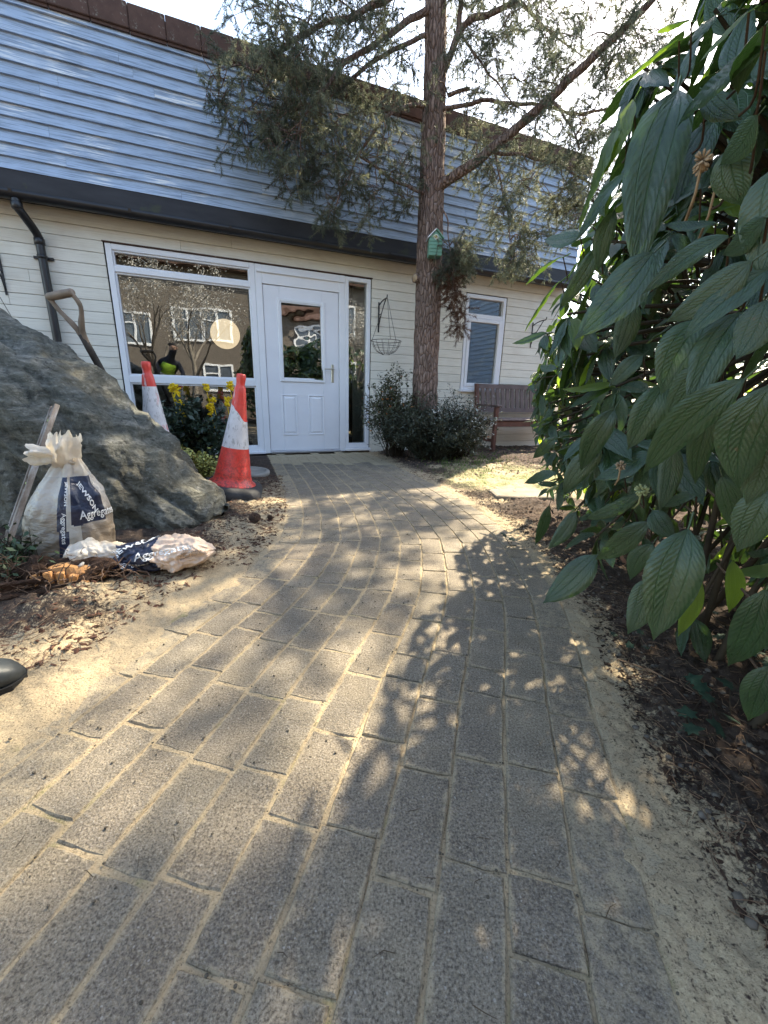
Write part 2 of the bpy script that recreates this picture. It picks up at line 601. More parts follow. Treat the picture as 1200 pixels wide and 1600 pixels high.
# bedding slab below the blocks is the path itself
path_me = MB()
pl = []
for i in range(0, len(CLA), 4):
    a = CLA[i] + NOR[i] * LEFT_W
    b = CLA[i] - NOR[i] * RIGHT_W
    pl.append((a, b))
vs = []
for a, b in pl:
    vs += [(a[0], a[1], -.06), (b[0], b[1], -.06)]
path_me.add(vs, [(2 * i, 2 * i + 1, 2 * i + 3, 2 * i + 2) for i in range(len(pl) - 1)])
COL.objects.unlink(path)
bpy.data.objects.remove(path)
path = struct(path_me.obj('path', GROUND))
blocks = []
rj = random.Random(3)
for c in range(-3, 11):
    offc = (c + .5) * PITCHW
    P = CLA + NOR * offc
    if offc > .3:
        offc += 0
    S_ = np.concatenate([[0], np.cumsum(np.linalg.norm(np.diff(P, axis=0), axis=1))])
    s = rj.uniform(0, .2) + (.1 if c % 2 else 0)
    while s < S_[-1] - .05:
        q = rj.random()
        if q < .10:
            kind, Lb = 'h', .1035
        elif q < .14:
            kind, Lb = 'n', .147
        else:
            kind, Lb = 'f', .2035
        mid_s = s + Lb / 2
        x = np.interp(mid_s, S_, P[:, 0])
        y = np.interp(mid_s, S_, P[:, 1])
        tx = np.interp(mid_s, S_, TAN[:, 0])
        ty = np.interp(mid_s, S_, TAN[:, 1])
        s += Lb + rj.uniform(-.0015, .0015)
        D = -x * SW + y * CW
        if D > WALL - .12 or y < -.05 or (c == 10 and y > 1.35) or (c == -3 and y > 1.25):
            continue
        blocks.append((math.hypot(x, y), x, y, math.atan2(ty, tx) - PI / 2, kind))
blocks.sort()
rest = MB()
for i, (d, x, y, a, k) in enumerate(blocks):
    me = rj.choice({'f': full, 'h': half, 'n': narrow}[k])
    rot = (rj.gauss(0, .0015), rj.gauss(0, .003), a + rj.gauss(0, .007))
    loc = (x + rj.gauss(0, .0007), y + rj.gauss(0, .001), rj.uniform(0, .0014))
    if i < 298:
        ob = mkobj('paving_block', me, path, loc, rot)
        of_ = float(path_off(np.array([[x]]), np.array([[y]]))[0][0])
        e_ = min((LEFT_W - of_) / (1 + 1.2 * max(0, 1.4 - y)), (of_ + RIGHT_W) * 1.5)
        dc = min(1, max(0, 1 - e_ / .14)) * .85 + rj.uniform(0, .22)
        ob.color = (dc, dc, dc, 1)
    else:
        Mx = Matrix.Translation(loc) @ Euler(rot).to_matrix().to_4x4()
        rest.add([Mx @ vv.co for vv in me.vertices], [tuple(p.vertices) for p in me.polygons])
if rest.v:
    stuff(rest.obj('paving_block', PAVER, path))
# pale stone slab in the grass
ST = flat('pale_stone', (.24, .205, .155), .9, .2, .25, 9, .5, 80)
sp = gp(806, 776)
mb = MB()
o_ = [(-.24, -.13), (-.05, -.17), (.2, -.12), (.27, .02), (.16, .15), (-.08, .17), (-.25, .08)]
mb.add([(x, y, -.03) for x, y in o_] + [(x * .96, y * .96, .018) for x, y in o_] + [(x * .9, y * .9, .024) for x, y in o_],
       [(i, (i + 1) % 7, 7 + (i + 1) % 7, 7 + i) for i in range(7)] + [(7 + i, 7 + (i + 1) % 7, 14 + (i + 1) % 7, 14 + i) for i in range(7)] + [tuple(range(14, 21))])
tag(mb.obj('stepping_stone', ST, loc=(sp.x + .05, sp.y, .012)), 'pale flat stone slab sunk in the dry grass right of the path', 'stepping stone')

# ================================================================== HOUSE
def paint_board(name, c, dirt, grain=1.0, wear=0.0, wearc=(.3, .3, .3)):
    m = Mat(name, .62, .3)
    v = m.coord('Object', (1, 1, 1))
    r = m.rnd()
    n = m.t.nodes.new('ShaderNodeVectorMath')
    n.operation = 'ADD'
    cx = m.t.nodes.new('ShaderNodeCombineXYZ')
    m.t.links.new(m.math('MULTIPLY', r, 40), cx.inputs[0])
    m.t.links.new(m.math('MULTIPLY', r, 17), cx.inputs[2])
    m.t.links.new(v, n.inputs[0])
    m.t.links.new(cx.outputs[0], n.inputs[1])
    mpn = m.t.nodes.new('ShaderNodeMapping')
    mpn.inputs['Scale'].default_value = (2.2, 10, 55)
    m.t.links.new(n.outputs[0], mpn.inputs[0])
    g = m.noise(mpn.outputs[0], 1.6, 6, .65)
    w = m.noise(n.outputs[0], 2.3, 5, .6)
    c1 = m.mix(m.math('MULTIPLY', r, .35), c, tuple(x * .82 for x in c))
    c1 = m.mix(m.ramp(g, [(.38, .62 * grain), (.52, 0.0)]), c1, dirt)
    c1 = m.mix(m.ramp(w, [(.5, 0.0), (.75, .35)]), c1, dirt)
    if wear:
        f = m.math('MULTIPLY', m.ramp(g, [(.50, 0.0), (.58, 1.0)]), m.ramp(m.noise(n.outputs[0], 1.7, 3), [(.52, 0.0), (.62, wear)]))
        c1 = m.mix(f, c1, wearc)
    m.base(c1)
    m.bump(m.math('ADD', g, m.math('MULTIPLY', m.noise(n.outputs[0], 180, 2), .3)), .35, .004)
    return m.m
BLUE = paint_board('weathered_blue_paint', (.38, .48, .62), (.17, .21, .27), 1.2, .98, (.74, .74, .72))
CREAM = paint_board('cream_paint', (.80, .765, .67), (.50, .44, .34), .55, .25, (.30, .25, .19))
BACK = flat('dark_batten', (.045, .04, .035), .9, .1, .2, 8, 0)
UPVC = flat('white_upvc', (.80, .81, .84), .32, .5, .03, 4, .03, 200)
UPVCL = flat('door_skin', (.78, .79, .83), .38, .5, .03, 4, .06, 300)
BLACKP = flat('black_plastic', (.016, .016, .018), .38, .5, .3, 10, .08, 60)
IRON = flat('black_iron', (.02, .02, .022), .5, .5, .3, 20, .2, 200)
m = Mat('fascia_charcoal', .55, .35)
v = m.coord()
m.base(m.mix(m.ramp(m.noise(v, 5, 5, .6), [(.62, 0.0), (.72, .6)]), m.ramp(m.noise(m.coord('Object', (1, 4, 4)), 3, 4), [(.3, (.017, .017, .020)), (.7, (.034, .034, .039))]), (.05, .055, .025)))
m.bump(m.noise(v, 90, 3), .15, .003)
FASC = m.m
m = Mat('brown_tile', .85, .25)
v = m.coord()
m.base(m.mix(m.ramp(m.noise(v, 30, 4), [(.62, 0.0), (.72, .5)]), m.ramp(m.noise(v, 6, 5), [(.3, (.055, .032, .026)), (.7, (.115, .066, .052))]), (.28, .27, .22)))
m.bump(m.noise(v, 70, 4), .4, .005)
TILE = m.m
def glass_mat(name, tint=(.86, .9, .88), refl=.11, wob=0.0, rough=0.0):
    m = Mat(name)
    t = m.t
    t.nodes.remove(m.b)
    gl = t.nodes.new('ShaderNodeBsdfGlossy')
    gl.inputs['Roughness'].default_value = rough
    tr = t.nodes.new('ShaderNodeBsdfTransparent')
    tr.inputs['Color'].default_value = (*tint, 1)
    fr = t.nodes.new('ShaderNodeFresnel')
    fr.inputs['IOR'].default_value = 1.5
    ad = m.math('ADD', m.math('MULTIPLY', fr.outputs[0], 1.6), refl)
    ms = t.nodes.new('ShaderNodeMixShader')
    t.links.new(ad, ms.inputs[0])
    t.links.new(tr.outputs[0], ms.inputs[1])
    t.links.new(gl.outputs[0], ms.inputs[2])
    if wob:
        bn = t.nodes.new('ShaderNodeBump')
        bn.inputs['Strength'].default_value = 1.0
        bn.inputs['Distance'].default_value = wob
        t.links.new(m.noise(m.coord('Object'), 5, 1), bn.inputs['Height'])
        t.links.new(bn.outputs[0], gl.inputs['Normal'])
    t.links.new(ms.outputs[0], m.out.inputs['Surface'])
    return m.m
GLASS = glass_mat('window_glass', (.80, .84, .82), .14, .0003)
GLASS2 = glass_mat('door_glass', (.55, .57, .55), .22, .0028)

house = thing('house', 'cream and blue weatherboarded building with white door behind the path', 'house', hw(0, 0, 0), HOUSE)
ZB = [2.2615] + [1.63 - k * .1035 for k in range(-6, 17)]      # cream board joints, top to bottom
XL, XR = -4.2, 4.95
# backing wall with openings as boxes (recessed 3 cm behind the boards)
openings = [(-.785, 1.935, -.02, 2.0435), (3.275, 3.945, .802, 2.0435)]
mb = MB()
def wallbox(x0, x1, z0, z1):
    mb.box((x0, .022, z0), (x1, .20, z1))
wallbox(XL, -.785, -.3, 2.47)
wallbox(-.785, 1.935, 2.0435, 2.47)
wallbox(1.935, 3.275, -.3, 2.47)
wallbox(3.275, 3.945, -.3, .802)
wallbox(3.275, 3.945, 2.0435, 2.47)
wallbox(3.945, XR, -.3, 2.47)
wallbox(XL, XR, 2.47, 3.74)
wall = mb.obj('wall', BACK, house)
bv = {}
def board_obj(x0, x1, z0, z1, mat, y0=0.0, th=.021, tilt=0.0, nm='cream_board'):
    mb = MB()
    mb.box((-(x1 - x0) / 2, 0, 0), ((x1 - x0) / 2, th, z1 - z0), .0025)
    return mb.obj(nm, mat, wall, ((x0 + x1) / 2, y0, z0), (tilt, 0, 0))
rb = random.Random(11)
for r, zt in enumerate(ZB):
    z1, z0 = zt, (2.2545 if r == 0 else zt - .1035 + .0035)
    segs = [(XL, XR)]
    for (a, b, c, d) in openings:
        if z0 < d - .005 and z1 > c + .005:
            ns = []
            for s0, s1 in segs:
                if a > s0 and b < s1:
                    ns += [(s0, a - .002), (b + .002, s1)]
                else:
                    ns.append((s0, s1))
            segs = ns
    for s0, s1 in segs:
        cuts = [s0]
        while s1 - cuts[-1] > 3.2:
            cuts.append(cuts[-1] + rb.uniform(1.6, 2.8))
        cuts.append(s1)
        for a, b in zip(cuts[:-1], cuts[1:]):
            board_obj(a + .0008, b - .0008, z0, z1, CREAM, rb.uniform(-.0015, .0015))
# upper blue boards, each lapping over the one below
ZBL = 2.445
PB = .0932
for r in range(13):
    z0 = ZBL + r * PB
    x = XL + rb.uniform(-1.8, 0)
    while x < XR:
        ln = rb.uniform(1.6, 3.2)
        a, b = max(x, XL), min(x + ln, XR)
        if b - a > .05:
            mb = MB()
            n = max(2, int((b - a) / .25))
            h_ = PB + .022
            vs, fs = [], []
            ph = rb.random() * 50
            for i in range(n + 1):
                X = a + .0008 + (b - a - .0016) * i / n - (a + b) / 2
                dz = mn.noise(Vector((X * 1.3 + ph, r, 0))) * .0035
                dy = mn.noise(Vector((X * 1.1 + ph, r, 5))) * .004
                vs += [(X, -.019 + dy, dz), (X, .012 + dy, dz), (X, .020, h_), (X, .010, h_)]
            for i in range(n):
                o_ = i * 4
                for k in range(4):
                    fs.append((o_ + k, o_ + (k + 1) % 4, o_ + 4 + (k + 1) % 4, o_ + 4 + k))
            fs += [(3, 2, 1, 0), (n * 4, n * 4 + 1, n * 4 + 2, n * 4 + 3)]
            mb.add(vs, [f[::-1] for f in fs])
            mb.obj('blue_board', BLUE, wall, ((a + b) / 2, -.142 + .0 * r, z0), (0, 0, 0))
        x += ln
mb = MB()
mb.box((XL, -.118, 2.47), (XR, .021, 3.64))
mb.obj('upper_backing', BACK, wall)
# coping tiles
x = -.898 - .2793 * 12
while x < XR:
    mb = MB()
    mb.box((.0012, -.19, 0), (.2785, .24, .178), .006)
    mb.box((.004, -.175, -.02), (.2755, -.155, 0.0))
    mb.obj('coping_tile', TILE, wall, (x, rb.uniform(-.003, .003), 3.612 + rb.uniform(-.002, .002)))
    x += .2793
# fascia, soffit, gutter
mb = MB()
mb.box((XL, -.155, 2.268), (XR, -.135, 2.458), .003)
fas = mb.obj('fascia_board', FASC, wall)
mb = MB()
mb.box((XL, -.133, 2.262), (XR, -.001, 2.276), .001)
mb.obj('soffit', FASC, fas)
mb = MB()
gpts = []
for i in range(9):
    t = PI + PI * i / 8
    gpts.append((-.212 + .052 * math.cos(t), 2.268 + .062 * math.sin(t)))
outer = gpts
inner = [(-.212 + .048 * math.cos(PI + PI * i / 8), 2.268 + .057 * math.sin(PI + PI * i / 8)) for i in range(9)]
prof = outer + inner[::-1]
nn = len(prof)
vs = [(XL, y, z) for y, z in prof] + [(XR, y, z) for y, z in prof]
mb.add(vs, [(i, (i + 1) % nn, nn + (i + 1) % nn, nn + i) for i in range(nn)], smooth=True)
gut = mb.obj('gutter', BLACKP, wall)
x = XL + .3
while x < XR:
    mb = MB()
    vs, fs = [], []
    for X in (-.012, .012):
        for i in range(9):
            t = PI + PI * i / 8
            vs.append((X, -.212 + .056 * math.cos(t), 2.270 + .067 * math.sin(t)))
    fs = [(i, i + 1, 10 + i, 9 + i) for i in range(8)]
    mb.add(vs, fs, smooth=True)
    mb.box((-.012, -.158, 2.25), (.012, -.1552, 2.30))
    mb.obj('gutter_bracket', BLACKP, gut, (x, 0, 0))
    x += .85
# downpipe with its offset bend
mb = MB()
X0 = -1.335
pp = catmull([(X0, -.212, 2.22), (X0, -.212, 2.16), (X0 + .02, -.19, 2.12), (X0 + .06, -.09, 2.03), (X0 + .07, -.055, 1.98), (X0 + .07, -.052, 1.90), (X0 + .07, -.052, 1.0), (X0 + .07, -.052, .02)], 6)
mb.tube(pp, .034, 14)
dp = mb.obj('downpipe', BLACKP, house)
for z in (2.14, 1.93):
    mb = MB()
    q = (X0, -.212) if z > 2 else (X0 + .07, -.052)
    mb.lathe([(.036, z), (.041, z + .004), (.041, z + .05), (.036, z + .054)], 16, Matrix.Translation((q[0], q[1], 0)))
    mb.obj('pipe_collar', BLACKP, dp)
for z in (1.82, 1.0):
    mb = MB()
    mb.lathe([(.035, z), (.040, z + .003), (.040, z + .028), (.035, z + .031)], 16, Matrix.Translation((X0 + .07, -.052, 0)))
    mb.box((X0 - .005, -.02, z + .004), (X0 + .145, .001, z + .027), .002)
    mb.obj('pipe_clip', BLACKP, dp)
# shell: sides, back, roof, interior
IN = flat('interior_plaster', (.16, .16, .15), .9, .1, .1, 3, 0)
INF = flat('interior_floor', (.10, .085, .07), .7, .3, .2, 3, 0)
mb = MB()
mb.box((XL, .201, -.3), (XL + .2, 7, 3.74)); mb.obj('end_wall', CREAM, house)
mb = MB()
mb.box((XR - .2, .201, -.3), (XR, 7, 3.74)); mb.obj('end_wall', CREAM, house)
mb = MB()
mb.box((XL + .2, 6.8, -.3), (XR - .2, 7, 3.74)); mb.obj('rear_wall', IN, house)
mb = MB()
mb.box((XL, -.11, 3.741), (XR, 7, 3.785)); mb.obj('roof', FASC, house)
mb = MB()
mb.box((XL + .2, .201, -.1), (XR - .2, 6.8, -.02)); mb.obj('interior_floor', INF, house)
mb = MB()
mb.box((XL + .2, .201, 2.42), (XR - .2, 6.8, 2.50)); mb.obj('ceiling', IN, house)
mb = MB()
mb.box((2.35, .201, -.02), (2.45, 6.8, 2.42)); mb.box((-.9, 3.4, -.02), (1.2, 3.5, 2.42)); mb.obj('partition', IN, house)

def frame_boxes(mb, x0, x1, z0, z1, w, y0, y1, bev=.004, wt=None, wb=None):
    wt = wt or w
    wb = wb or w
    mb.box((x0, y0, z0), (x0 + w, y1, z1), bev)
    mb.box((x1 - w, y0, z0), (x1, y1, z1), bev)
    mb.box((x0 + w, y0 + .0005, z1 - wt), (x1 - w, y1, z1), bev)
    mb.box((x0 + w, y0 + .0005, z0), (x1 - w, y1, z0 + wb), bev)
def pane(parent, x0, x1, z0, z1, y=.05, mat=None, nm='pane'):
    mb = MB()
    mb.box((-(x1 - x0) / 2, 0, -(z1 - z0) / 2), ((x1 - x0) / 2, .006, (z1 - z0) / 2))
    return mb.obj(nm, mat or GLASS, parent, ((x0 + x1) / 2, y, (z0 + z1) / 2))
# big window, left of the door
mb = MB()
frame_boxes(mb, -.775, .585, .03, 2.04, .052, .002, .07)
mb.box((-.723, .0025, .775), (.533, .07, .848), .004)
mb.box((-.723, .0025, 1.80), (.533, .07, 1.85), .004)
bw = mb.obj('window', UPVC, house)
for (a, b, c, d) in ((-.723, .533, .082, .775), (-.723, .533, .848, 1.80), (-.723, .533, 1.85, 1.988)):
    pane(bw, a, b, c, d)
    mb = MB()
    frame_boxes(mb, a, b, c, d, .016, .018, .05, .003)
    mb.obj('glazing_bead', UPVC, bw)
mb = MB()
mb.box((-.80, -.045, .0), (.60, .05, .029), .006)
mb.obj('window_sill', UPVC, bw)
# door frame and door
mb = MB()
frame_boxes(mb, .587, 1.60, .0, 2.038, .07, .0, .075, wt=.185, wb=.022)
df = mb.obj('door_frame', UPVC, house)
mb = MB()
mb.box((.60, -.02, 1.96), (1.587, .0, 1.985), .003)
mb.obj('head_bead', UPVC, df)
mb = MB()
mb.box((.66, -.05, .0), (1.53, .0, .02), .004)
mb.obj('threshold', flat('threshold_metal', (.35, .35, .36), .4, .5, .1, 8, 0, metal=.6), df)
dx0, dx1, dz0, dz1 = .662, 1.525, .028, 1.848
gx0, gx1, gz0, gz1 = .838, 1.322, .868, 1.70
mb = MB()
mb.box((dx0, .012, dz0), (gx0, .056, dz1), .004)
mb.box((gx1, .012, dz0), (dx1, .056, dz1), .004)
mb.box((gx0, .0123, gz1), (gx1, .0557, dz1), .0)
mb.box((gx0, .0123, dz0), (gx1, .0557, gz0), .0)
door = mb.obj('door', UPVCL, house)
mb = MB()
frame_boxes(mb, gx0 - .03, gx1 + .03, gz0 - .03, gz1 + .03, .034, -.004, .0118, .005)
frame_boxes(mb, gx0 + .004, gx1 - .004, gz0 + .004, gz1 - .004, .012, .001, .03, .003)
mb.obj('glazing_frame', UPVC, door)
pane(door, gx0, gx1, gz0, gz1, .03, GLASS2).rotation_euler = (rad(-2.8), 0, rad(-3.5))
for (a, b) in ((.815, 1.0), (1.135, 1.33)):
    mb = MB()
    frame_boxes(mb, a, b, .215, .692, .014, .0035, .0118, .003)
    vs = []
    for (ins, y) in ((.022, .0117), (.045, .0045)):
        vs += [(a + ins, y, .215 + ins), (b - ins, y, .215 + ins), (b - ins, y, .692 - ins), (a + ins, y, .692 - ins)]
    mb.add(vs, [(0, 1, 5, 4), (1, 2, 6, 5), (2, 3, 7, 6), (3, 0, 4, 7), (4, 5, 6, 7)])
    mb.obj('raised_panel', UPVCL, door)
BRASS = flat('satin_metal', (.55, .52, .45), .35, .5, .1, 30, 0, metal=.9)
mb = MB()
mb.box((1.426, .002, .845), (1.458, .0118, 1.055), .004)
mb.tube([(1.442, .004, 1.0), (1.442, -.045, 1.0)], .009, 8)
mb.tube(catmull([(1.445, -.045, 1.0), (1.40, -.05, 1.0), (1.33, -.047, .998)], 4), .008, 8)
mb.lathe([(.009, 0), (.009, .008)], 10, Matrix.Translation((1.442, .002, .90)) @ Matrix.Rotation(PI / 2, 4, 'X'))
mb.obj('door_handle', BRASS, door)
# side light
mb = MB()
frame_boxes(mb, 1.602, 1.925, .04, 2.036, .045, .001, .07, .004, wb=.06)
sl = mb.obj('side_window', UPVC, house)
pane(sl, 1.647, 1.88, .10, 1.991)
mb = MB()
mb.box((1.60, -.04, .005), (1.94, .05, .038), .005)
mb.obj('window_sill', UPVC, sl)
# small window on the right
mb = MB()
frame_boxes(mb, 3.285, 3.935, .815, 2.035, .045, .002, .07)
mb.box((3.33, .0025, 1.745), (3.89, .07, 1.80), .004)
smw = mb.obj('window', UPVC, house)
pane(smw, 3.33, 3.89, 1.80, 1.99)
mb = MB()
frame_boxes(mb, 3.332, 3.888, .862, 1.743, .045, -.006, .05, .004)
mb.obj('casement', UPVC, smw)
pane(smw, 3.375, 3.845, .905, 1.70, .03)
mb = MB()
mb.box((3.26, -.05, .785), (3.96, .03, .813), .005)
mb.obj('window_sill', UPVC, smw)
# timber trims round the openings
for (a, b, c, d) in ((-.785, 1.935, 2.041, 2.053),):
    mb = MB()
    mb.box((a - .01, -.012, c), (b + .01, .0, d), .002)
    mb.obj('drip_trim', TILE, wall)
# things inside: paper globe lamp, inner door leaf
LMP = Mat('lit_paper', .8, .2)
LMP.base((.9, .8, .62))
LMP.b.inputs['Emission Color'].default_value = (1, .76, .56, 1)
LMP.b.inputs['Emission Strength'].default_value = .36
gpos = wp(352, 522, 6.9)
lamp = thing('paper_lantern', 'round glowing paper globe lamp hanging inside the large window', 'lamp', gpos)
mb = MB()
mb.lathe([(.205 * math.sin(PI * i / 20) + 1e-4, -.205 * math.cos(PI * i / 20)) for i in range(21)], 32)
mb.obj('lamp_shade', LMP.m, lamp)
mb = MB()
mb.tube([(0, 0, .2), (0, 0, 2.415 - gpos.z)], .004, 6)
mb.obj('cord', BLACKP, lamp)
PALE = flat('pale_door', (.75, .80, .82), .5, .3, .05, 3, 0)
ind = thing('inner_door', 'pale grey inner door with black pull handle seen through the narrow side window', 'door', hw(2.17, .62, 0), HOUSE)
mb = MB()
mb.box((-.26, 0, .0), (.165, .04, 2.1), .004)
mb.obj('leaf', PALE, ind)
mb = MB()
mb.tube(catmull([(-.13, 0, 1.02), (-.13, -.04, 1.03), (-.13, -.04, 1.17), (-.13, 0, 1.18)], 4), .009, 8)
mb.tube([(-.13, 0, .80), (-.13, -.03, .80)], .02, 10)
mb.obj('pull_handle', BLACKP, ind)

# ------------------------------------------------------------------ wall brackets and hanging baskets
WIRE = flat('rusty_wire', (.09, .07, .05), .6, .4, .3, 30, 0)
def bracket(loc, label):
    t = thing('wall_bracket', label, 'bracket', loc, HOUSE, 'iron basket brackets on the cream wall')
    mb = MB()
    mb.box((-.009, -.008, -.17), (.009, 0, .17), .002)
    mb.obj('back_plate', IRON, t)
    mb = MB()
    mb.tube(catmull([(0, -.006, .13), (0, -.10, .16), (0, -.20, .172), (0, -.245, .17)], 5), .007, 8)
    mb.tube(catmull([(0, -.25, .17), (0, -.262, .19), (0, -.262, .205)], 4), .007, 8)
    mb.obj('arm', IRON, t)
    mb = MB()
    mb.tube(catmull([(0, -.006, -.13), (0, -.05, -.03), (0, -.12, .06), (0, -.21, .165)], 6), .006, 8)
    mb.tube([(0, -.006, .02), (0, -.09, .03)], .005, 8)
    mb.obj('brace', IRON, t)
    return t
def basket(loc, label, r=.19, hang=.32):
    t = thing('hanging_basket', label, 'hanging basket', loc, HOUSE, 'empty wire hanging baskets')
    mb = MB()
    mb.tube([(r * math.cos(a), r * math.sin(a), 0) for a in np.linspace(0, 2 * PI, 33)], .004, 6, False)
    for q, z in ((.86, -.06), (.6, -.12)):
        mb.tube([(q * r * math.cos(a), q * r * math.sin(a), z) for a in np.linspace(0, 2 * PI, 25)], .0022, 5, False)
    for k in range(14):
        a = 2 * PI * k / 14
        mb.tube(catmull([(r * math.cos(a), r * math.sin(a), 0), (.86 * r * math.cos(a), .86 * r * math.sin(a), -.06), (.6 * r * math.cos(a), .6 * r * math.sin(a), -.12), (.2 * r * math.cos(a), .2 * r * math.sin(a), -.155)], 3), .0022, 4, False)
    mb.obj('wire_bowl', WIRE, t)
    for k in range(3):
        a = 2 * PI * k / 3 + .4
        mb = MB()
        mb.tube([(r * math.cos(a), r * math.sin(a), 0), (0, 0, hang)], .0028, 4)
        mb.obj('chain', WIRE, t)
    return t
bracket(hw(2.03, -.001, 1.63), 'black iron bracket on the cream boards right of the narrow side window')
basket(hw(2.03, -.262, 1.335), 'empty wire basket on chains hanging right of the door, behind the twiggy shrub', .18, .48)
bracket(hw(4.43, -.001, 1.60), 'black iron bracket on the wall right of the small window')
b3 = wp(8, 502, 4.84)
bracket(hw(b3.dot(WX) - .03, -.001, b3.z + .42), 'black iron bracket on the wall above the boulder')
basket(hw(b3.dot(WX) - .03 - .1, -.262, b3.z), 'empty wire basket at the left edge above the boulder', .19, .57)

# ================================================================== WORLD BEHIND THE CAMERA (seen in the glass)
m = Mat('brown_brick', .9, .2)
v = m.coord('Object', (1, 1, 1), (PI / 2, 0, 0))
bt = m.t.nodes.new('ShaderNodeTexBrick')
bt.inputs['Scale'].default_value = 4.5
bt.inputs['Color1'].default_value = (.155, .130, .110, 1)
bt.inputs['Color2'].default_value = (.115, .096, .082, 1)
bt.inputs['Mortar'].default_value = (.22, .20, .18, 1)
m.t.links.new(v, bt.inputs['Vector'])
m.base(bt.outputs[0])
BRICK = m.m
D2 = 2 * WALL + 9.2
bh = thing('brick_house', 'two-storey brown brick house with white windows, mirrored in the glass', 'house', WX * 0 + WY * (-9.2), HOUSE)
mb = MB()
mb.box((-14, -7, -.2), (14, -.001, 5.5))
mb.obj('wall', BRICK, bh)
mb = MB()
mb.add([(-14.4, .4, 5.45), (14.4, .4, 5.45), (14.4, -3.5, 7.6), (-14.4, -3.5, 7.6), (-14.4, -7.4, 5.45), (14.4, -7.4, 5.45), (-14.4, .4, 5.3), (14.4, .4, 5.3), (-14.4, -7.4, 5.3), (14.4, -7.4, 5.3)],
       [(0, 1, 2, 3), (3, 2, 5, 4), (6, 7, 1, 0), (8, 6, 0, 3, 4), (7, 9, 5, 2, 1), (8, 9, 7, 6), (4, 5, 9, 8)])
mb.obj('roof', TILE, bh)
def far_window(x, z, w, h):
    mb = MB()
    frame_boxes(mb, -w / 2, w / 2, -h / 2, h / 2, .09, 0, .06, .01)
    mb.box((-.04, .001, -h / 2 + .09), (.04, .06, h / 2 - .09), .005)
    mb.box((-w / 2 + .09, .002, h * .12), (-.04, .055, h * .12 + .05))
    f = mb.obj('window', UPVC, bh, (x, 0, z))
    mb = MB()
    mb.box((-w / 2 + .08, .0, -h / 2 + .08), (w / 2 - .08, .018, h / 2 - .08))
    mb.obj('pane', GLB, f)
GLB = flat('dark_pane', (.10, .12, .15), .12, .6, .3, 2, 0)
for (px, py, w, h) in ((294, 507, 1.15, 1.25), (339, 508, 1.2, 1.25), (343, 590, 1.2, 1.1), (470, 538, 1.6, 1.5), (210, 512, 1.2, 1.2)):
    q = wp(px, py, D2)
    far_window(q.dot(WX) - (1.25 if px == 470 else 0), q.z + (1.35 if px == 470 else 0), w, h)
for x in (-10, -6.5, 6, 8.5, 11):
    far_window(x, 3.9, 1.2, 1.3)
    far_window(x, 1.5, 1.3, 1.3)
wing = thing('annex_building', 'slate blue boarded annex, mirrored in the small window above the bench', 'building', WX * 9.0 + WY * (-8.5), HOUSE)
mb = MB()
mb.box((0, 0, -.2), (5, 9.2, 4.2))
mb.obj('wall', BACK, wing)
for k in range(26):
    mb = MB()
    mb.add([(-.035, 0, 0), (-.035, 9.2, 0), (-.008, 9.2, .145), (-.008, 0, .145), (-.001, 0, 0), (-.001, 9.2, 0), (-.001, 9.2, .145), (-.001, 0, .145)],
           [(0, 3, 2, 1), (4, 5, 6, 7), (0, 1, 5, 4), (1, 2, 6, 5), (2, 3, 7, 6), (3, 0, 4, 7)])
    mb.obj('siding_board', BLUE, wing, (0, 0, .5 + k * .14))
BARK2 = flat('grey_bark', (.17, .15, .13), .9, .2, .3, 12, .5, 40)
BLOS = flat('pale_blossom', (.62, .58, .52), .8, .2, .1, 10, 0)
def bare_tree(loc, h, seed, label, leaf=700, lean=0.0):
    r = random.Random(seed)
    t = thing('bare_tree', label, 'tree', loc, 0, 'bare trees behind the camera')
    mb = MB()
    tips = []
    def grow(p, d, L, rad_, lv):
        n = 4
        pts, rs = [p], [rad_]
        for i in range(n):
            d = (d + Vector((r.gauss(0, .13), r.gauss(0, .13), r.gauss(0, .08) + (.04 if lv else 0)))).normalized()
            p = p + d * (L / n)
            pts.append(p)
            rs.append(rad_ * (1 - .45 * (i + 1) / n))
        mb.tube(pts, rs, 7 if lv < 2 else 4, False)
        if lv >= 4:
            tips.extend(pts[1:])
            return
        for k in range(3 if lv else 5):
            a = r.uniform(0, 2 * PI)
            i = r.randint(2, n)
            sd_ = Vector((math.cos(a), math.sin(a), .5))
            grow(pts[i], (d * .8 + sd_ * .75).normalized(), L * r.uniform(.55, .75), rs[i] * .62, lv + 1)
    grow(Vector((0, 0, -.05)), Vector((lean, 0, 1)), h * .36, h * .016, 0)
    mb.obj('trunk', BARK2, t)
    b = MB()
    for k in range(leaf):
        p = r.choice(tips) + Vector((r.gauss(0, .07), r.gauss(0, .07), r.gauss(0, .07)))
        q = Vector((r.gauss(0, 1), r.gauss(0, 1), r.gauss(0, 1))).normalized() * .022
        w_ = q.orthogonal().normalized() * .02
        b.add([p - q, p + w_, p + q, p - w_], [(0, 1, 2, 3)])
    stuff(b.obj('blossom', BLOS, t))
def mir(px, py, Dm):
    q = wp(px, py, Dm)
    x = q.dot(WX)
    return WX * x + WY * (2 * WALL - Dm)
for i, (px, dm, h, lb) in enumerate(((250, 13.6, 5.2, 'bare tree with pale buds behind the camera, left of the paved path'), (300, 15.0, 6.0, 'slim bare tree in front of the brick house, nearer its upper windows'), (560, 15.5, 5.0, 'bare tree in front of the brick house facing the white door'))):
    q = mir(px, 560, dm)
    bare_tree((q.x, q.y, 0), h, 40 + i, lb, 2600)

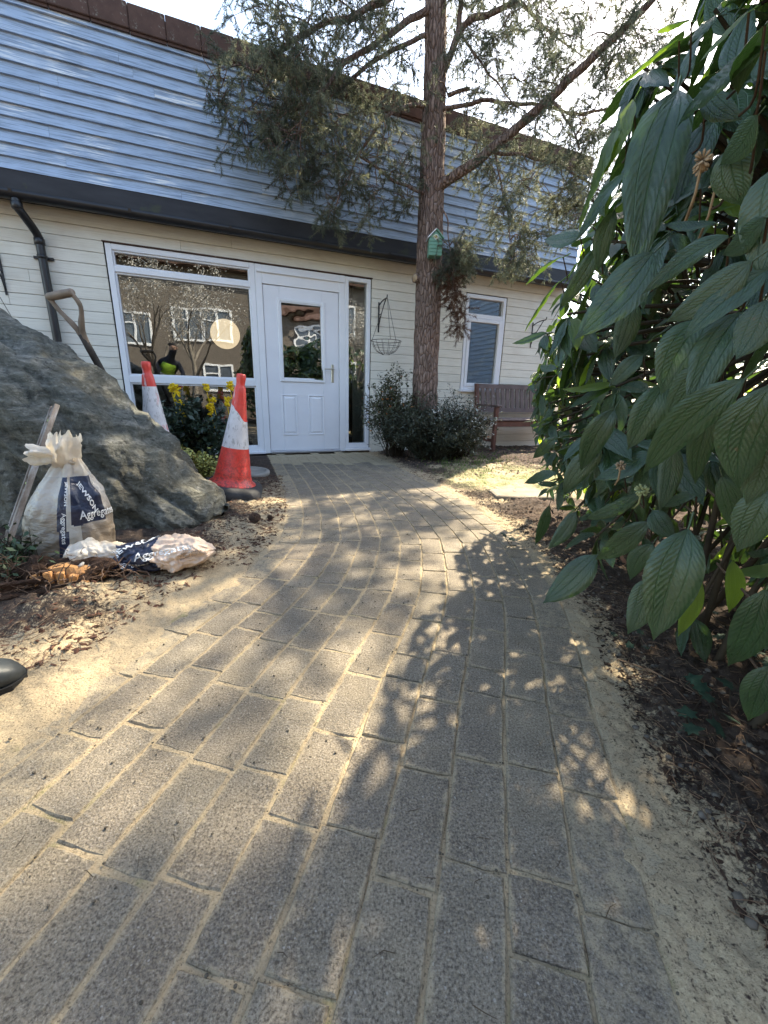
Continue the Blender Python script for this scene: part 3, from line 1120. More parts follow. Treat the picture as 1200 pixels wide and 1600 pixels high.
# ================================================================== PINE
m = Mat('pine_bark', .92, .2)
v = m.coord('Object', (1, 1, .28))
cr = m.vor(v, 34, 'DISTANCE_TO_EDGE')
n1 = m.noise(m.coord('Object', (1, 1, .3)), 30, 5, .65)
c = m.ramp(n1, [(.25, (.13, .080, .062)), (.5, (.27, .18, .145)), (.78, (.44, .33, .28))])
c = m.mix(m.ramp(m.noise(m.coord(), 3.2, 4), [(.45, 0.0), (.65, .45)]), c, (.17, .135, .115))
c = m.mix(m.ramp(cr, [(.0, .85), (.09, 0.0)]), c, (.06, .036, .028))
m.base(c)
m.bump(m.math('ADD', m.ramp(cr, [(.0, 0.0), (.25, 1.0)]), m.math('MULTIPLY', n1, .8)), .9, .02)
BARK = m.m
m = Mat('pine_needle', .5, .35)
v = m.wcoord()
cN = m.ramp(m.noise(v, 3.0, 4, .7), [(.3, (.075, .092, .066)), (.52, (.145, .165, .11)), (.70, (.36, .35, .21))])
m.base(cN)
tb = m.t.nodes.new('ShaderNodeBsdfTranslucent')
m.t.links.new(cN, tb.inputs['Color'])
ms = m.t.nodes.new('ShaderNodeMixShader')
ms.inputs[0].default_value = .5
m.t.links.new(m.b.outputs[0], ms.inputs[1])
m.t.links.new(tb.outputs[0], ms.inputs[2])
m.t.links.new(ms.outputs[0], m.out.inputs['Surface'])
NEEDLE = m.m
PY = 4.98
pbase = Vector((.45, 4.98, 0))
pine = thing('pine_tree', 'tall pine with scaly reddish trunk and drooping branches beside the door', 'tree', pbase)
tp = [(.47, 4.99, -.1), (.455, 4.98, .4), (.44, 4.98, .9), (.425, 4.98, 1.9), (.405, 4.98, 2.77), (.39, 4.98, 3.58), (.36, 4.98, 4.3), (.30, 5.0, 5.2), (.28, 5.03, 6.2), (.33, 5.0, 7.2), (.36, 5.0, 8.1)]
tr_ = [.178, .154, .142, .138, .127, .108, .097, .078, .058, .036, .012]
tpts = catmull(tp, 16)
trs = np.interp(np.linspace(0, len(tp) - 1, len(tpts)), range(len(tp)), tr_)
vs, fs = [], []
NS = 56
for i, p in enumerate(tpts):
    for k in range(NS):
        th = 2 * PI * k / NS
        r0 = trs[i]
        q = Vector((math.cos(th) * 2.6, math.sin(th) * 2.6, p.z * 1.6))
        n_ = mn.noise(q * 2.2) * .5 + mn.noise(q * 5.5) * .5
        cell = mn.voronoi(Vector((math.cos(th) * 3.2, math.sin(th) * 3.2, p.z * 4)))[0]
        plate = min((cell[1] - cell[0]) * 3, 1)
        r1 = r0 * (1 + .05 * n_) + .010 * plate * min(1, r0 / .1) - .005
        if p.z < .35:
            r1 *= 1 + (.35 - p.z) * .5 * (1 + .3 * math.sin(5 * th))
        vs.append((p.x - pbase.x + r1 * math.cos(th), p.y - pbase.y + r1 * math.sin(th), p.z))
for i in range(len(tpts) - 1):
    for k in range(NS):
        fs.append((i * NS + k, i * NS + (k + 1) % NS, (i + 1) * NS + (k + 1) % NS, (i + 1) * NS + k))
mb = MB()
mb.add(vs, fs, smooth=True)
trunk = mb.obj('trunk', BARK, pine)
skel = []
def px_branch(pl, r0, r1, nm='branch', side=3):
    pts = catmull([at(*q) for q in pl], 8)
    pts = [p + Vector((mn.noise(p * 6) * .02, mn.noise(p * 6 + Vector((9, 0, 0))) * .02, mn.noise(p * 6 + Vector((0, 9, 0))) * .02)) for p in pts]
    rs = np.linspace(r0, r1, len(pts))
    mb = MB()
    mb.tube([p - pbase for p in pts], list(rs), 9, rough=.2)
    mb.obj(nm, BARK, pine)
    skel.extend([(p, r) for p, r in zip(pts, rs)])
    return pts
BR = [
 ([(686, 292, 4.95), (712, 274, 4.85), (760, 240, 4.72), (830, 180, 4.6), (900, 115, 4.5), (960, 58, 4.42), (1012, 8, 4.35), (1070, -60, 4.3)], .052, .022),
 ([(690, 165, 4.95), (705, 168, 4.9), (760, 158, 4.85), (830, 163, 4.8), (900, 176, 4.75), (960, 168, 4.7)], .022, .010),
 ([(690, 120, 4.98), (700, 95, 4.95), (715, 55, 4.9), (735, 32, 4.85), (770, 20, 4.8), (830, -10, 4.7), (900, -60, 4.6)], .035, .018),
 ([(715, 60, 4.9), (719, 20, 4.9), (722, -30, 4.9), (730, -110, 4.85)], .028, .014),
 ([(672, 12, 4.95), (660, 20, 4.9), (620, 45, 4.8), (560, 85, 4.6), (525, 115, 4.5), (500, 145, 4.45), (470, 190, 4.4)], .034, .010),
 ([(672, -40, 4.95), (620, -10, 4.75), (560, 20, 4.6), (500, 40, 4.5), (450, 70, 4.4), (400, 110, 4.3)], .034, .010),
 ([(672, 60, 4.95), (655, 58, 4.9), (580, 100, 4.75), (515, 150, 4.6), (450, 172, 4.5), (400, 176, 4.45), (345, 160, 4.4)], .022, .007),
 ([(668, 165, 4.95), (655, 165, 4.9), (620, 172, 4.8), (585, 205, 4.7), (560, 240, 4.65), (540, 290, 4.6)], .022, .008),
 ([(770, 238, 4.72), (800, 242, 4.7), (850, 250, 4.65), (900, 272, 4.6), (940, 300, 4.55)], .016, .007),
 ([(772, 238, 4.72), (778, 270, 4.7), (790, 318, 4.66), (795, 360, 4.62), (797, 390, 4.6)], .010, .004),
 ([(858, 155, 4.58), (875, 172, 4.5), (890, 195, 4.45), (905, 230, 4.4)], .014, .006),
 ([(722, 52, 4.9), (745, 90, 4.85), (775, 130, 4.8), (810, 170, 4.75)], .012, .005),
 ([(612, 178, 4.8), (600, 210, 4.75), (590, 240, 4.7), (588, 270, 4.68)], .008, .004),
 ([(690, 320, 4.9), (696, 340, 4.85), (700, 370, 4.8), (705, 400, 4.78), (712, 450, 4.76)], .009, .004),
 ([(700, 150, 4.95), (716, 145, 4.9), (735, 137, 4.86)], .02, .016),
]
for pl, a, b in BR:
    px_branch(pl, a, b)
px_branch([(662, 302, 4.9), (650, 298, 4.86), (615, 280, 4.8), (585, 258, 4.76), (558, 238, 4.72)], .017, .010, 'dead_branch')
# cut stub on the left of the trunk
mb = MB()
q = at(655, 437, 4.93) - pbase
mb.tube([q + Vector((.09, .03, 0)), q, q + Vector((-.05, -.045, .004))], [.05, .046, .046], 14)
st_ = mb.obj('cut_stub', BARK, pine)
mb = MB()
mb.tube([q + Vector((-.05, -.045, .004)), q + Vector((-.053, -.048, .004))], .036, 14)
mb.obj('cut_face', flat('cut_wood', (.42, .30, .19), .8, .2, .2, 30, .2), st_)
# limbs above the frame
rt_ = random.Random(5)
for k in range(16):
    z = 4.5 + 3.3 * k / 16
    a = k * 2.4 + .5
    L_ = (2.1 - 1.5 * k / 16) * rt_.uniform(.8, 1.15)
    p0 = Vector((.34, 5.0, z))
    d = Vector((math.cos(a), math.sin(a), .25))
    pts = [p0 + d * L_ * t + Vector((0, 0, -.25 * L_ * t * t)) + Vector((rt_.gauss(0, .03), rt_.gauss(0, .03), 0)) * (t > 0) for t in (0, .25, .5, .75, 1)]
    pts = catmull(pts, 4)
    rs = np.linspace(.035 - .018 * k / 16, .006, len(pts))
    mb = MB()
    mb.tube([p - pbase for p in pts], list(rs), 6)
    mb.obj('branch', BARK, pine)
    skel.extend([(p, r) for p, r in zip(pts, rs)])
for (a, b, c, r0) in (((2.35, 4.35, 4.55), (2.75, 4.4, 5.0), (3.5, 4.6, 5.4), .022), ((.38, 4.99, 4.6), (1.6, 4.9, 5.1), (3.0, 4.8, 5.3), .034), ((.33, 5.0, 5.0), (1.5, 4.5, 5.6), (2.7, 4.1, 5.7), .03)):
    pts = catmull([a, b, c], 10)
    rs = np.linspace(r0, .007, len(pts))
    mb = MB()
    mb.tube([p - pbase for p in pts], list(rs), 7, rough=.2)
    mb.obj('branch', BARK, pine)
    skel.extend([(p, r) for p, r in zip(pts, rs)])
SK = np.array([list(p) for p, r in skel])
# foliage clusters: (px, py, distance, radius px, sprays)
CLU = [(330, 110, 4.3, 22, 6), (345, 150, 4.35, 30, 12), (380, 170, 4.4, 34, 18), (420, 150, 4.4, 36, 22), (450, 110, 4.45, 40, 28), (430, 60, 4.4, 40, 26), (400, 20, 4.4, 32, 18), (470, 40, 4.5, 45, 30), (520, 30, 4.6, 45, 28), (570, 20, 4.7, 40, 22), (620, 20, 4.8, 34, 12),
 (500, 100, 4.5, 45, 28), (550, 110, 4.6, 45, 22), (600, 110, 4.75, 40, 12), (640, 90, 4.85, 30, 8), (470, 170, 4.5, 42, 28), (420, 210, 4.45, 32, 20), (520, 180, 4.6, 45, 24), (570, 180, 4.7, 40, 16), (460, 230, 4.5, 40, 26), (510, 240, 4.6, 42, 24), (560, 240, 4.65, 42, 20), (610, 230, 4.75, 38, 14), (630, 270, 4.8, 30, 12),
 (430, 250, 4.45, 28, 14), (470, 285, 4.5, 30, 14), (530, 290, 4.6, 32, 14), (590, 300, 4.7, 32, 14), (635, 315, 4.8, 22, 8), (520, 330, 4.55, 24, 12), (515, 350, 4.55, 14, 5),
 (740, 40, 4.8, 36, 12), (790, 60, 4.7, 38, 12), (850, 40, 4.6, 40, 14), (900, 60, 4.5, 36, 10), (760, 110, 4.8, 32, 10), (820, 120, 4.7, 34, 10), (880, 130, 4.5, 34, 10), (950, 110, 4.45, 34, 8), (940, 160, 4.5, 36, 10), (730, 190, 4.85, 30, 8), (780, 200, 4.8, 36, 12), (840, 210, 4.7, 36, 14), (890, 220, 4.5, 34, 14), (940, 230, 4.5, 34, 14), (740, 260, 4.8, 28, 8), (780, 290, 4.7, 30, 12), (830, 280, 4.65, 32, 14), (880, 290, 4.6, 32, 14), (930, 300, 4.55, 30, 14), (790, 340, 4.65, 22, 10), (820, 370, 4.6, 22, 12), (800, 400, 4.6, 20, 12), (830, 400, 4.6, 16, 7), (900, 340, 4.55, 26, 10), (860, 330, 4.6, 24, 8),
 (715, 385, 4.82, 20, 14), (720, 412, 4.82, 20, 16), (700, 420, 4.82, 14, 8), (1000, 30, 4.4, 40, 12), (1010, 90, 4.4, 36, 8), (980, 60, 4.35, 36, 8), (680, 120, 4.7, 24, 4),
 (560, 60, 4.65, 36, 14), (480, -10, 4.5, 40, 20), (560, -30, 4.6, 40, 16), (400, -30, 4.4, 36, 14), (830, -20, 4.6, 50, 16), (760, -20, 4.8, 40, 12), (920, 0, 4.5, 50, 14)]
BROWN = [(708, 450, 4.80, 11, 8), (714, 480, 4.80, 9, 6), (716, 510, 4.8, 7, 5), (700, 440, 4.8, 10, 5)]
rp_ = random.Random(21)
NV, NB = [], []
tw = MB()
def spray(root, c, out, hang=.5):
    """a curved twig from root to c carrying side shoots full of needles"""
    mid = (root + c) / 2 + Vector((rp_.gauss(0, .04), rp_.gauss(0, .04), .05))
    d = c - root
    if d.length > .02:
        pts = [root, mid, c]
        tw.tube([p - pbase for p in catmull(pts, 3)], [.0045, .004, .0035, .003, .0025, .002, .002], 4, False)
    for k in range(rp_.randint(4, 6)):
        dd = Vector((rp_.gauss(0, 1), rp_.gauss(0, 1), rp_.gauss(-hang, .7))).normalized()
        L_ = rp_.uniform(.10, .19)
        p = c.copy()
        pts = [p.copy()]
        for s_ in range(4):
            dd = (dd + Vector((rp_.gauss(0, .16), rp_.gauss(0, .16), rp_.gauss(-.06, .12)))).normalized()
            p = p + dd * L_ / 4
            pts.append(p.copy())
        tw.tube([p - pbase for p in (pts[0], pts[2], pts[4])], [.002, .0016, .001], 3, False)
        nn_ = rp_.randint(46, 66)
        for s_ in range(nn_):
            t = rp_.random() ** .75 * 3.999
            i = int(t)
            b = pts[i].lerp(pts[i + 1], t - i)
            ax = (pts[i + 1] - pts[i]).normalized()
            o_ = Vector((rp_.gauss(0, 1), rp_.gauss(0, 1), rp_.gauss(0, 1)))
            o_ = (o_ - ax * o_.dot(ax)).normalized()
            nd = (ax * rp_.uniform(.5, 1.1) + o_ * rp_.uniform(.5, 1.0)).normalized() * rp_.uniform(.028, .048)
            w_ = nd.cross(Vector((rp_.gauss(0, 1), rp_.gauss(0, 1), rp_.gauss(0, 1)))).normalized() * .0020
            out.append((b - w_, b + w_, b + nd))
def near_skel(c):
    d = ((SK - np.array(c)) ** 2).sum(1)
    d = d + (SK[:, 2] < c.z - .05) * .3
    return Vector(SK[int(d.argmin())])
for cl_, out in ((CLU, NV), (BROWN, NB)):
    for (px, py, Y, R, n) in cl_:
        c0 = at(px, py, Y)
        root = near_skel(c0)
        k_ = Y / FPX
        hub = c0.lerp(root, .25)
        if (c0 - root).length > .08:
            mb_p = catmull([root, root.lerp(hub, .5) + Vector((0, 0, .04)), hub], 4)
            tw.tube([p - pbase for p in mb_p], list(np.linspace(.008, .004, len(mb_p))), 5, False)
        for i in range(int(n * (.75 if px < 660 else 1.2) + .5)):
            o_ = Vector((rp_.gauss(0, .55), rp_.gauss(0, .75), rp_.gauss(0, .55))) * R * k_
            spray(hub + o_ * .35, c0 + o_, out)
for k in range(13):
    c0 = Vector((rp_.uniform(1.9, 3.7), rp_.uniform(4.2, 5.0), rp_.uniform(4.65, 5.7)))
    root = near_skel(c0)
    tw.tube([p - pbase for p in catmull([root, root.lerp(c0, .5) + Vector((0, 0, .05)), c0], 3)], [.007, .006, .006, .005, .005, .004, .003], 4, False)
    for i in range(7):
        spray(c0, c0 + Vector((rp_.gauss(0, .15), rp_.gauss(0, .15), rp_.gauss(0, .13))), NV)
for i in range(len(skel)):
    p, r = skel[i]
    if p.z > 4.35 and rp_.random() < .85 and r < .03:
        for k in range(4):
            o_ = Vector((rp_.gauss(0, .17), rp_.gauss(0, .17), rp_.gauss(0, .12)))
            spray(p, p + o_, NV, .2)
def needles(name, tri, mat):
    A = np.array([[list(a), list(b), list(c)] for a, b, c in tri]).reshape(-1, 3) - np.array(list(pbase))
    q = np.arange(len(A)).reshape(-1, 3)
    return stuff(mkobj(name, raw_mesh(name, A, q, mat), pine))
needles('crown', NV, NEEDLE)
o_ = needles('dead_needles', NB, flat('brown_needle', (.10, .05, .03), .8, .1, .3, 9, 0))
o_['label'] = 'dead brown needles hanging beside the trunk'
stuff(tw.obj('twigs', BARK, pine))
print('needles', len(NV))
# bird box
GRN = paint_board('green_paint', (.16, .33, .24), (.10, .18, .13), .8)
bb = at(679, 382, 4.80)
bx = thing('bird_box', 'small green wooden bird box with white roof fixed to the pine trunk', 'bird box', bb, rad(4))
mb = MB()
mb.box((-.065, -.065, -.12), (.065, .04, .04), .003)
mb.add([(-.065, -.065, .04), (.065, -.065, .04), (0, -.065, .105), (-.065, .04, .04), (.065, .04, .04), (0, .04, .105)], [(0, 1, 2), (3, 5, 4), (0, 2, 5, 3), (1, 4, 5, 2)])
body = mb.obj('body', GRN, bx)
for k in range(5):
    mb = MB()
    mb.box((-.068, -.071, -.118 + .031 * k), (.068, -.0655, -.118 + .031 * k + .028), .002)
    mb.obj('slat', GRN, body)
mb = MB()
mb.lathe([(.0, -.0006), (.019, -.0005), (.024, .0), (.024, .004)], 16, Matrix.Translation((0, -.071, .045)) @ Matrix.Rotation(PI / 2, 4, 'X'))
mb.obj('hole_ring', flat('pale_ring', (.6, .6, .52), .6, .3), bx)
mb = MB()
mb.lathe([(.0001, 0), (.015, 0), (.015, .0022)], 16, Matrix.Translation((0, -.0745, .045)) @ Matrix.Rotation(PI / 2, 4, 'X'))
mb.obj('hole', flat('hole_dark', (.01, .01, .01), .9, 0), bx)
for s_ in (-1, 1):
    mb = MB()
    Mx = Matrix.Translation((0, 0, .112)) @ Matrix.Rotation(s_ * rad(45), 4, 'Y')
    mb.box((0 if s_ > 0 else -.112, -.082, 0), (.112 if s_ > 0 else 0, .05, .009), .002, Mx)
    mb.obj('roof_board', UPVC if s_ < 0 else GRN, bx)

#PART2
# ================================================================== BOULDER
m = Mat('boulder_rock', .62, .45)
v = m.coord('Object')
vs_ = m.coord('Object', (1.0, 1.0, 3.6), (0, rad(36), 0))
n1 = m.noise(vs_, 5.5, 10, .72, .5)
n2 = m.noise(v, 38, 7, .75)
c = m.ramp(n1, [(.32, (.055, .057, .044)), (.46, (.135, .138, .108)), (.56, (.20, .20, .165)), (.66, (.42, .405, .35))])
c = m.mix(m.ramp(m.noise(v, 1.7, 4), [(.45, 0.0), (.62, .6)]), c, (.145, .118, .068))
c = m.mix(m.ramp(n2, [(.36, .85), (.48, 0.0)]), c, (.025, .024, .020))  # relief shading put into the colour: bump pits dark, crests pale
c = m.mix(m.ramp(n2, [(.54, 0.0), (.68, .65)]), c, (.42, .40, .35))
vein = m.ramp(m.math('ABSOLUTE', m.math('SUBTRACT', m.noise(m.coord('Object', (1, 1, .5), (0, .9, .3)), 1.3, 4, .5, 1.0), .5)), [(.0, .8), (.006, 0.0)])
c = m.mix(m.math('MULTIPLY', vein, m.ramp(m.noise(v, 2.0, 2), [(.64, 0.0), (.68, .8)])), c, (.5, .5, .47))
m.base(c)
m.rough(m.ramp(n2, [(.3, .45), (.7, .75)]))
m.bump(m.math('ADD', m.math('MULTIPLY', n1, 1.0), m.math('MULTIPLY', n2, .6)), 1.0, .05)
ROCK = m.m
sx = [-.915, -.935, -.98, -1.085, -1.29, -1.45, -1.695, -1.845, -2.03, -2.4, -2.85, -3.2, -3.45, -3.55]
sh_ = [.03, .11, .17, .24, .42, .63, .86, .96, 1.05, 1.16, 1.08, .8, .42, .05]
sa = [.05, .16, .24, .31, .40, .45, .50, .53, .56, .62, .60, .5, .33, .05]
syc = [2.22, 2.22, 2.23, 2.25, 2.29, 2.33, 2.37, 2.40, 2.44, 2.50, 2.56, 2.6, 2.6, 2.6]
sz0 = [.06, .03, .0, -.05, -.1, -.1, -.1, -.1, -.1, -.1, -.1, -.1, -.05, 0]
NU, NT = 250, 250
us = np.linspace(0, 1, NU) ** 1.15
Xs = np.interp(us, np.linspace(0, 1, len(sx)), sx)
BV = np.zeros((NU, NT + 1, 3))
for i in range(NU):
    u = us[i] * (len(sx) - 1)
    ki = np.arange(len(sx))
    hh, aa, yc, z0 = (np.interp(u, ki, a_) for a_ in (sh_, sa, syc, sz0))
    hh *= .96
    for k in range(NT + 1):
        th = 2 * PI * k / NT
        cx_, sz_ = math.cos(th), math.sin(th)
        ex = .78 if sz_ > 0 else .6
        py_ = -math.copysign(abs(cx_) ** ex, cx_) * aa
        if sz_ > 0:
            pz = (z0 + .02) + (hh - z0) * sz_ ** .92
            py_ += (.10 - .05 * sz_) * 0 + .12 * aa * sz_
        else:
            pz = (z0 + .02) + sz_ * (.10 if u > 2 else .06)
        BV[i, k] = (Xs[i], yc + py_, pz)
gu = np.gradient(BV, axis=0)
gt = (np.roll(BV, -1, 1) - np.roll(BV, 1, 1))
gt[:, 0] = BV[:, 1] - BV[:, -2]
gt[:, -1] = gt[:, 0]
NN = np.cross(gt, gu)
NN /= np.maximum(np.linalg.norm(NN, axis=2), 1e-9)[..., None]
cen = np.array([-2.2, 2.45, .3])
if ((BV[NU // 2, NT // 4] - cen) * NN[NU // 2, NT // 4]).sum() < 0:
    NN = -NN
def rockd(q):
    s1 = Vector((q.x * .8 - q.z * .6, q.y, q.z * .8 + q.x * .6))
    s1 += Vector((mn.noise(q * 1.7), mn.noise(q * 1.7 + Vector((5, 0, 0))), mn.noise(q * 1.7 + Vector((0, 5, 0))))) * .12
    c1 = mn.voronoi(Vector((s1.x * 1.3, s1.y * 2.0, s1.z * 2.6)))[0]
    c2 = mn.voronoi(Vector((s1.x * 3.2, s1.y * 5.0, s1.z * 8.5)))[0]
    d = .19 * min(c1[1] - c1[0], .55) - .05
    d += .060 * min(c2[1] - c2[0], .5) - .01
    d += .055 * mn.noise(s1 * 1.4)
    d += .030 * mn.fractal(Vector((s1.x * 5, s1.y * 6, s1.z * 16)), .9, 2.1, 5)
    # bedding ledges
    t = s1.z * 6.5 + mn.noise(s1 * 2.2) * 1.4
    f = t - math.floor(t)
    d += .022 * (f - (1 if f > .86 else 0) * (f - .86) / .14)
    return d - .02
for i in range(NU):
    u = us[i] * (len(sx) - 1)
    aa = np.interp(u, np.arange(len(sx)), sa)
    amp = min(1, aa / .3)
    for k in range(NT):
        BV[i, k] += NN[i, k] * rockd(Vector(BV[i, k])) * amp
    BV[i, NT] = BV[i, 0]
bo = Vector((-2.2, 2.4, 0))
BV -= np.array(list(bo))
ends = BV.copy()
me = grid_mesh('boulder', ends, ROCK)
boulder = mkobj('boulder', me, None, bo)
tag(boulder, 'huge grey green boulder with rough sloping face beside the path', 'boulder')
o2 = boulder

# ================================================================== CONES
def cone_mat(name, seed, torn):
    m = Mat(name, .42, .45)
    v = m.coord('Object')
    z = m.sep(v, 2)
    x = m.sep(v, 0)
    n = m.noise(m.coord('Object', (1, 1, .6)), 14, 6, .7)
    n.node.inputs['Distortion'].default_value = .3
    red = m.mix(m.ramp(n, [(.35, 0.0), (.8, .5)]), (.78, .045, .03), (.85, .20, .15))
    mud = m.ramp(m.noise(v, 60, 5, .75), [(.46, 0.0), (.60, .85)])
    low = m.ramp(z, [(.05, 1.0), (.36, .15)])
    red = m.mix(m.math('MULTIPLY', mud, low), red, (.06, .045, .035))
    drip = m.ramp(m.noise(m.coord('Object', (1, 1, .12)), 46, 3, .6), [(.60, 0.0), (.68, .85)])
    red = m.mix(m.math('MULTIPLY', drip, m.math('GREATER_THAN', z, .60)), red, (.80, .72, .70))
    wh = m.ramp(m.noise(v, 9, 5), [(.3, (.62, .58, .56)), (.7, (.80, .77, .76))])
    wh = m.mix(m.ramp(m.noise(m.coord('Object', (1, 1, .35)), 70, 4, .7), [(.54, 0.0), (.62, .6)]), wh, (.30, .27, .24))
    if not torn:
        wh = m.mix(m.math('MULTIPLY', m.ramp(n, [(.58, 0.0), (.62, 1.0)]), m.ramp(x, [(.0, 0.0), (.08, 1.0)])), wh, (.72, .07, .05))
    if torn:   # the sleeve is torn off along a slant
        top = m.math('ADD', .585, m.math('MULTIPLY', x, -1.2))
        top = m.math('MINIMUM', top, .66)
        top = m.math('ADD', top, m.math('MULTIPLY', m.math('SUBTRACT', m.noise(v, 22, 3), .5), .03))
        top = m.math('MAXIMUM', top, .53)
    else:
        top = .675
    inw = m.math('MULTIPLY', m.math('LESS_THAN', z, top), m.math('GREATER_THAN', z, .345 if torn else .36))
    m.base(m.mix(inw, red, wh))
    m.rough(m.mix(inw, .38, .62))
    m.bump(m.noise(v, 40, 4), .2, .004)
    return m.m
RUB = flat('black_rubber', (.045, .043, .042), .75, .35, .5, 14, .5, 50, bd=.006)
def cone(loc, rz, tilt, label, mat):
    t = thing('traffic_cone', label, 'traffic cone', loc, rz, 'battered traffic cones by the boulder')
    t.rotation_euler = (tilt[0], tilt[1], rz)
    prof = [(.205, .088), (.200, .098), (.172, .112), (.158, .150), (.150, .20), (.146, .205), (.143, .235), (.141, .24), (.112, .36), (.092, .46), (.072, .58), (.055, .70), (.048, .745), (.045, .752), (.036, .765), (.038, .79), (.040, .80), (.040, .828), (.034, .838), (.001, .84)]
    prof = [(r * .77, z) for r, z in prof]
    mb = MB()
    mb.lathe(prof, 36, fn=lambda p, th, z: p + Vector((math.cos(th), math.sin(th), 0)) * .004 * mn.noise(Vector((math.cos(th) * 2, math.sin(th) * 2, z * 6))))
    mb.obj('cone_body', mat, t)
    mb = MB()
    n = 40
    prof2 = [(1.0, 0), (1.02, .02), (1.0, .045), (.93, .075), (.80, .088), (.5, .089)]
    def sq(p, th, z):
        r = math.hypot(p.x, p.y)
        k = 1 / max(abs(math.cos(th)), abs(math.sin(th)), .78)
        return Vector((p.x * .205 * k, p.y * .205 * k, z + .003 * mn.noise(Vector((p.x * 5, p.y * 5, 0)))))
    mb.lathe(prof2, n, fn=sq)
    mb.obj('rubber_base', RUB, t)
    return t
q = gp(366, 779)
cone((q.x - .055, q.y + .10, -.0), .25, (0, rad(8.5)), 'red and white cone with torn sleeve, standing on thick black base right of the boulder', cone_mat('cone_torn', 1, True))
q = at(243, 700, 2.98)
cone((-1.655, 2.98, .06), .9, (rad(.5), rad(-1.2)), 'red and white cone half hidden behind the boulder, in front of the big window', cone_mat('cone_plain', 2, False))
# round paving discs behind the cone
DISC = flat('grey_disc', (.27, .25, .22), .85, .25, .2, 12, .4, 60)
def disc(loc, r, label, rx=0.0, ry=0.0):
    mb = MB()
    mb.lathe([(r * .97, 0), (r, .006), (r, .028), (r * .96, .034), (r * .82, .035), (r * .80, .029), (r * .3, .028), (.001, .028)], 32)
    return tag(mb.obj('stone_disc', DISC, loc=loc, rot=(rx, ry, 0)), label, 'stone disc', 'round stone discs behind the cone')
q = gp(392, 748)
disc((q.x - .04, q.y + .1, .02), .17, 'round grey stone disc lying behind the right cone, nearer the path', .04, .05)
q = gp(335, 742)
disc((q.x + .03, q.y - .2, .03), .17, 'round grey stone disc on the soil left of the right cone', -.03, .1)

# ================================================================== SPADE
ASH = flat('worn_ash_wood', (.20, .15, .11), .6, .35, .25, 14, .2, 80)
MUDW = flat('muddy_shaft', (.055, .045, .038), .75, .25, .6, 10, .4, 60)
sp_ = thing('spade', 'old spade with wooden grip and forked handle standing behind the boulder', 'spade', (-1.75, 2.78, 0))
o_ = Vector((-1.75, 2.78, 0))
GLp, GRp, FK, SH = at(77, 464, 2.66), at(111, 457, 2.62), at(127, 522, 2.68), at(172, 603, 2.78)
mb = MB()
dd = (GRp - GLp)
mb.tube([GLp - dd * .05 - o_, GLp - o_, GLp + dd * .5 - o_, GRp - o_, GRp + dd * .06 - o_], [.019, .022, .024, .022, .019], 14)
mb.obj('grip', ASH, sp_)
mb = MB()
mb.tube([p - o_ for p in catmull([GLp + Vector((0, 0, -.005)), GLp.lerp(FK, .35) + Vector((-.01, 0, .0)), GLp.lerp(FK, .8), FK.lerp(SH, .15)], 5)], [.013] * 8 + [.016] * 8, 10, rough=.15)
mb.tube([p - o_ for p in catmull([GRp, GRp.lerp(FK, .4) + Vector((.035, 0, .015)), GRp.lerp(FK, .85) + Vector((.012, 0, 0)), FK.lerp(SH, .2)], 5)], [.013] * 8 + [.017] * 8, 10, rough=.15)
mb.obj('fork', ASH, sp_)
mb = MB()
dn = (SH - FK)
E_ = FK + dn * (FK.z - .22) / (-dn.z)
mb.tube([FK - o_, FK.lerp(E_, .1) - o_, FK.lerp(E_, .5) - o_, E_ - o_], [.019, .021, .020, .019], 12)
mb.obj('shaft', MUDW, sp_)
mb = MB()
dnn = dn.normalized()
sdv = dd.normalized()
B0 = E_ - o_
vs = []
for t, w_ in ((0, .02), (.03, .09), (.15, .09), (.25, .075), (.29, .04)):
    for s_ in (-1, 0, 1):
        vs.append(B0 + dnn * t + sdv * s_ * w_ + Vector((0, .01 * abs(s_), 0)))
mb.add(vs + [p + Vector((0, .004, 0)) for p in vs], [(i * 3 + j, i * 3 + j + 1, i * 3 + j + 4, i * 3 + j + 3) for i in range(4) for j in range(2)] + [(15 + i * 3 + j + 3, 15 + i * 3 + j + 4, 15 + i * 3 + j + 1, 15 + i * 3 + j) for i in range(4) for j in range(2)], smooth=True)
mb.obj('blade', MUDW, sp_)

# ================================================================== SPIRIT LEVEL
m = Mat('dirty_aluminium', .5, .5)
v = m.coord()
c = m.ramp(m.noise(m.coord('Object', (1, 1, .4)), 14, 6, .7), [(.35, (.13, .095, .07)), (.5, (.26, .21, .17)), (.72, (.50, .50, .50))])
m.base(c)
m.b.inputs['Metallic'].default_value = .25
m.bump(m.noise(v, 60, 4), .4, .003)
ALU = m.m
lb, lt = gp(24, 872, .03), at(86, 634, 1.98)
lb = Vector((-1.615, 1.60, .02))
lev = thing('spirit_level', 'dirty metal spirit level leaning on the boulder left of the upright sack', 'spirit level', lb)
dv = lt - lb
Lv = dv.length
zq = dv.to_track_quat('Z', 'Y')
lev.rotation_mode = 'QUATERNION'
from mathutils import Quaternion
lev.rotation_quaternion = zq @ Quaternion((0, 0, 1), rad(-28))
mb = MB()
mb.box((-.030, -.011, 0), (-.021, .011, Lv), .002)
mb.box((.021, -.011, 0), (.030, .011, Lv), .002)
for a, b in ((.0, .045), (.11, Lv * .42), (Lv * .42 + .06, Lv * .86), (Lv * .86 + .05, Lv)):
    mb.box((-.0205, -.005, a), (.0205, .005, b), .001)
mb.obj('body', ALU, lev)
VIAL = flat('vial_green', (.45, .55, .2), .3, .5, .1, 5, 0)
for zc in (.077, Lv * .42 + .03, Lv * .86 + .025):
    mb = MB()
    mb.tube([(-.019, 0, zc), (.019, 0, zc)], .006, 10)
    mb.obj('vial', VIAL, lev)

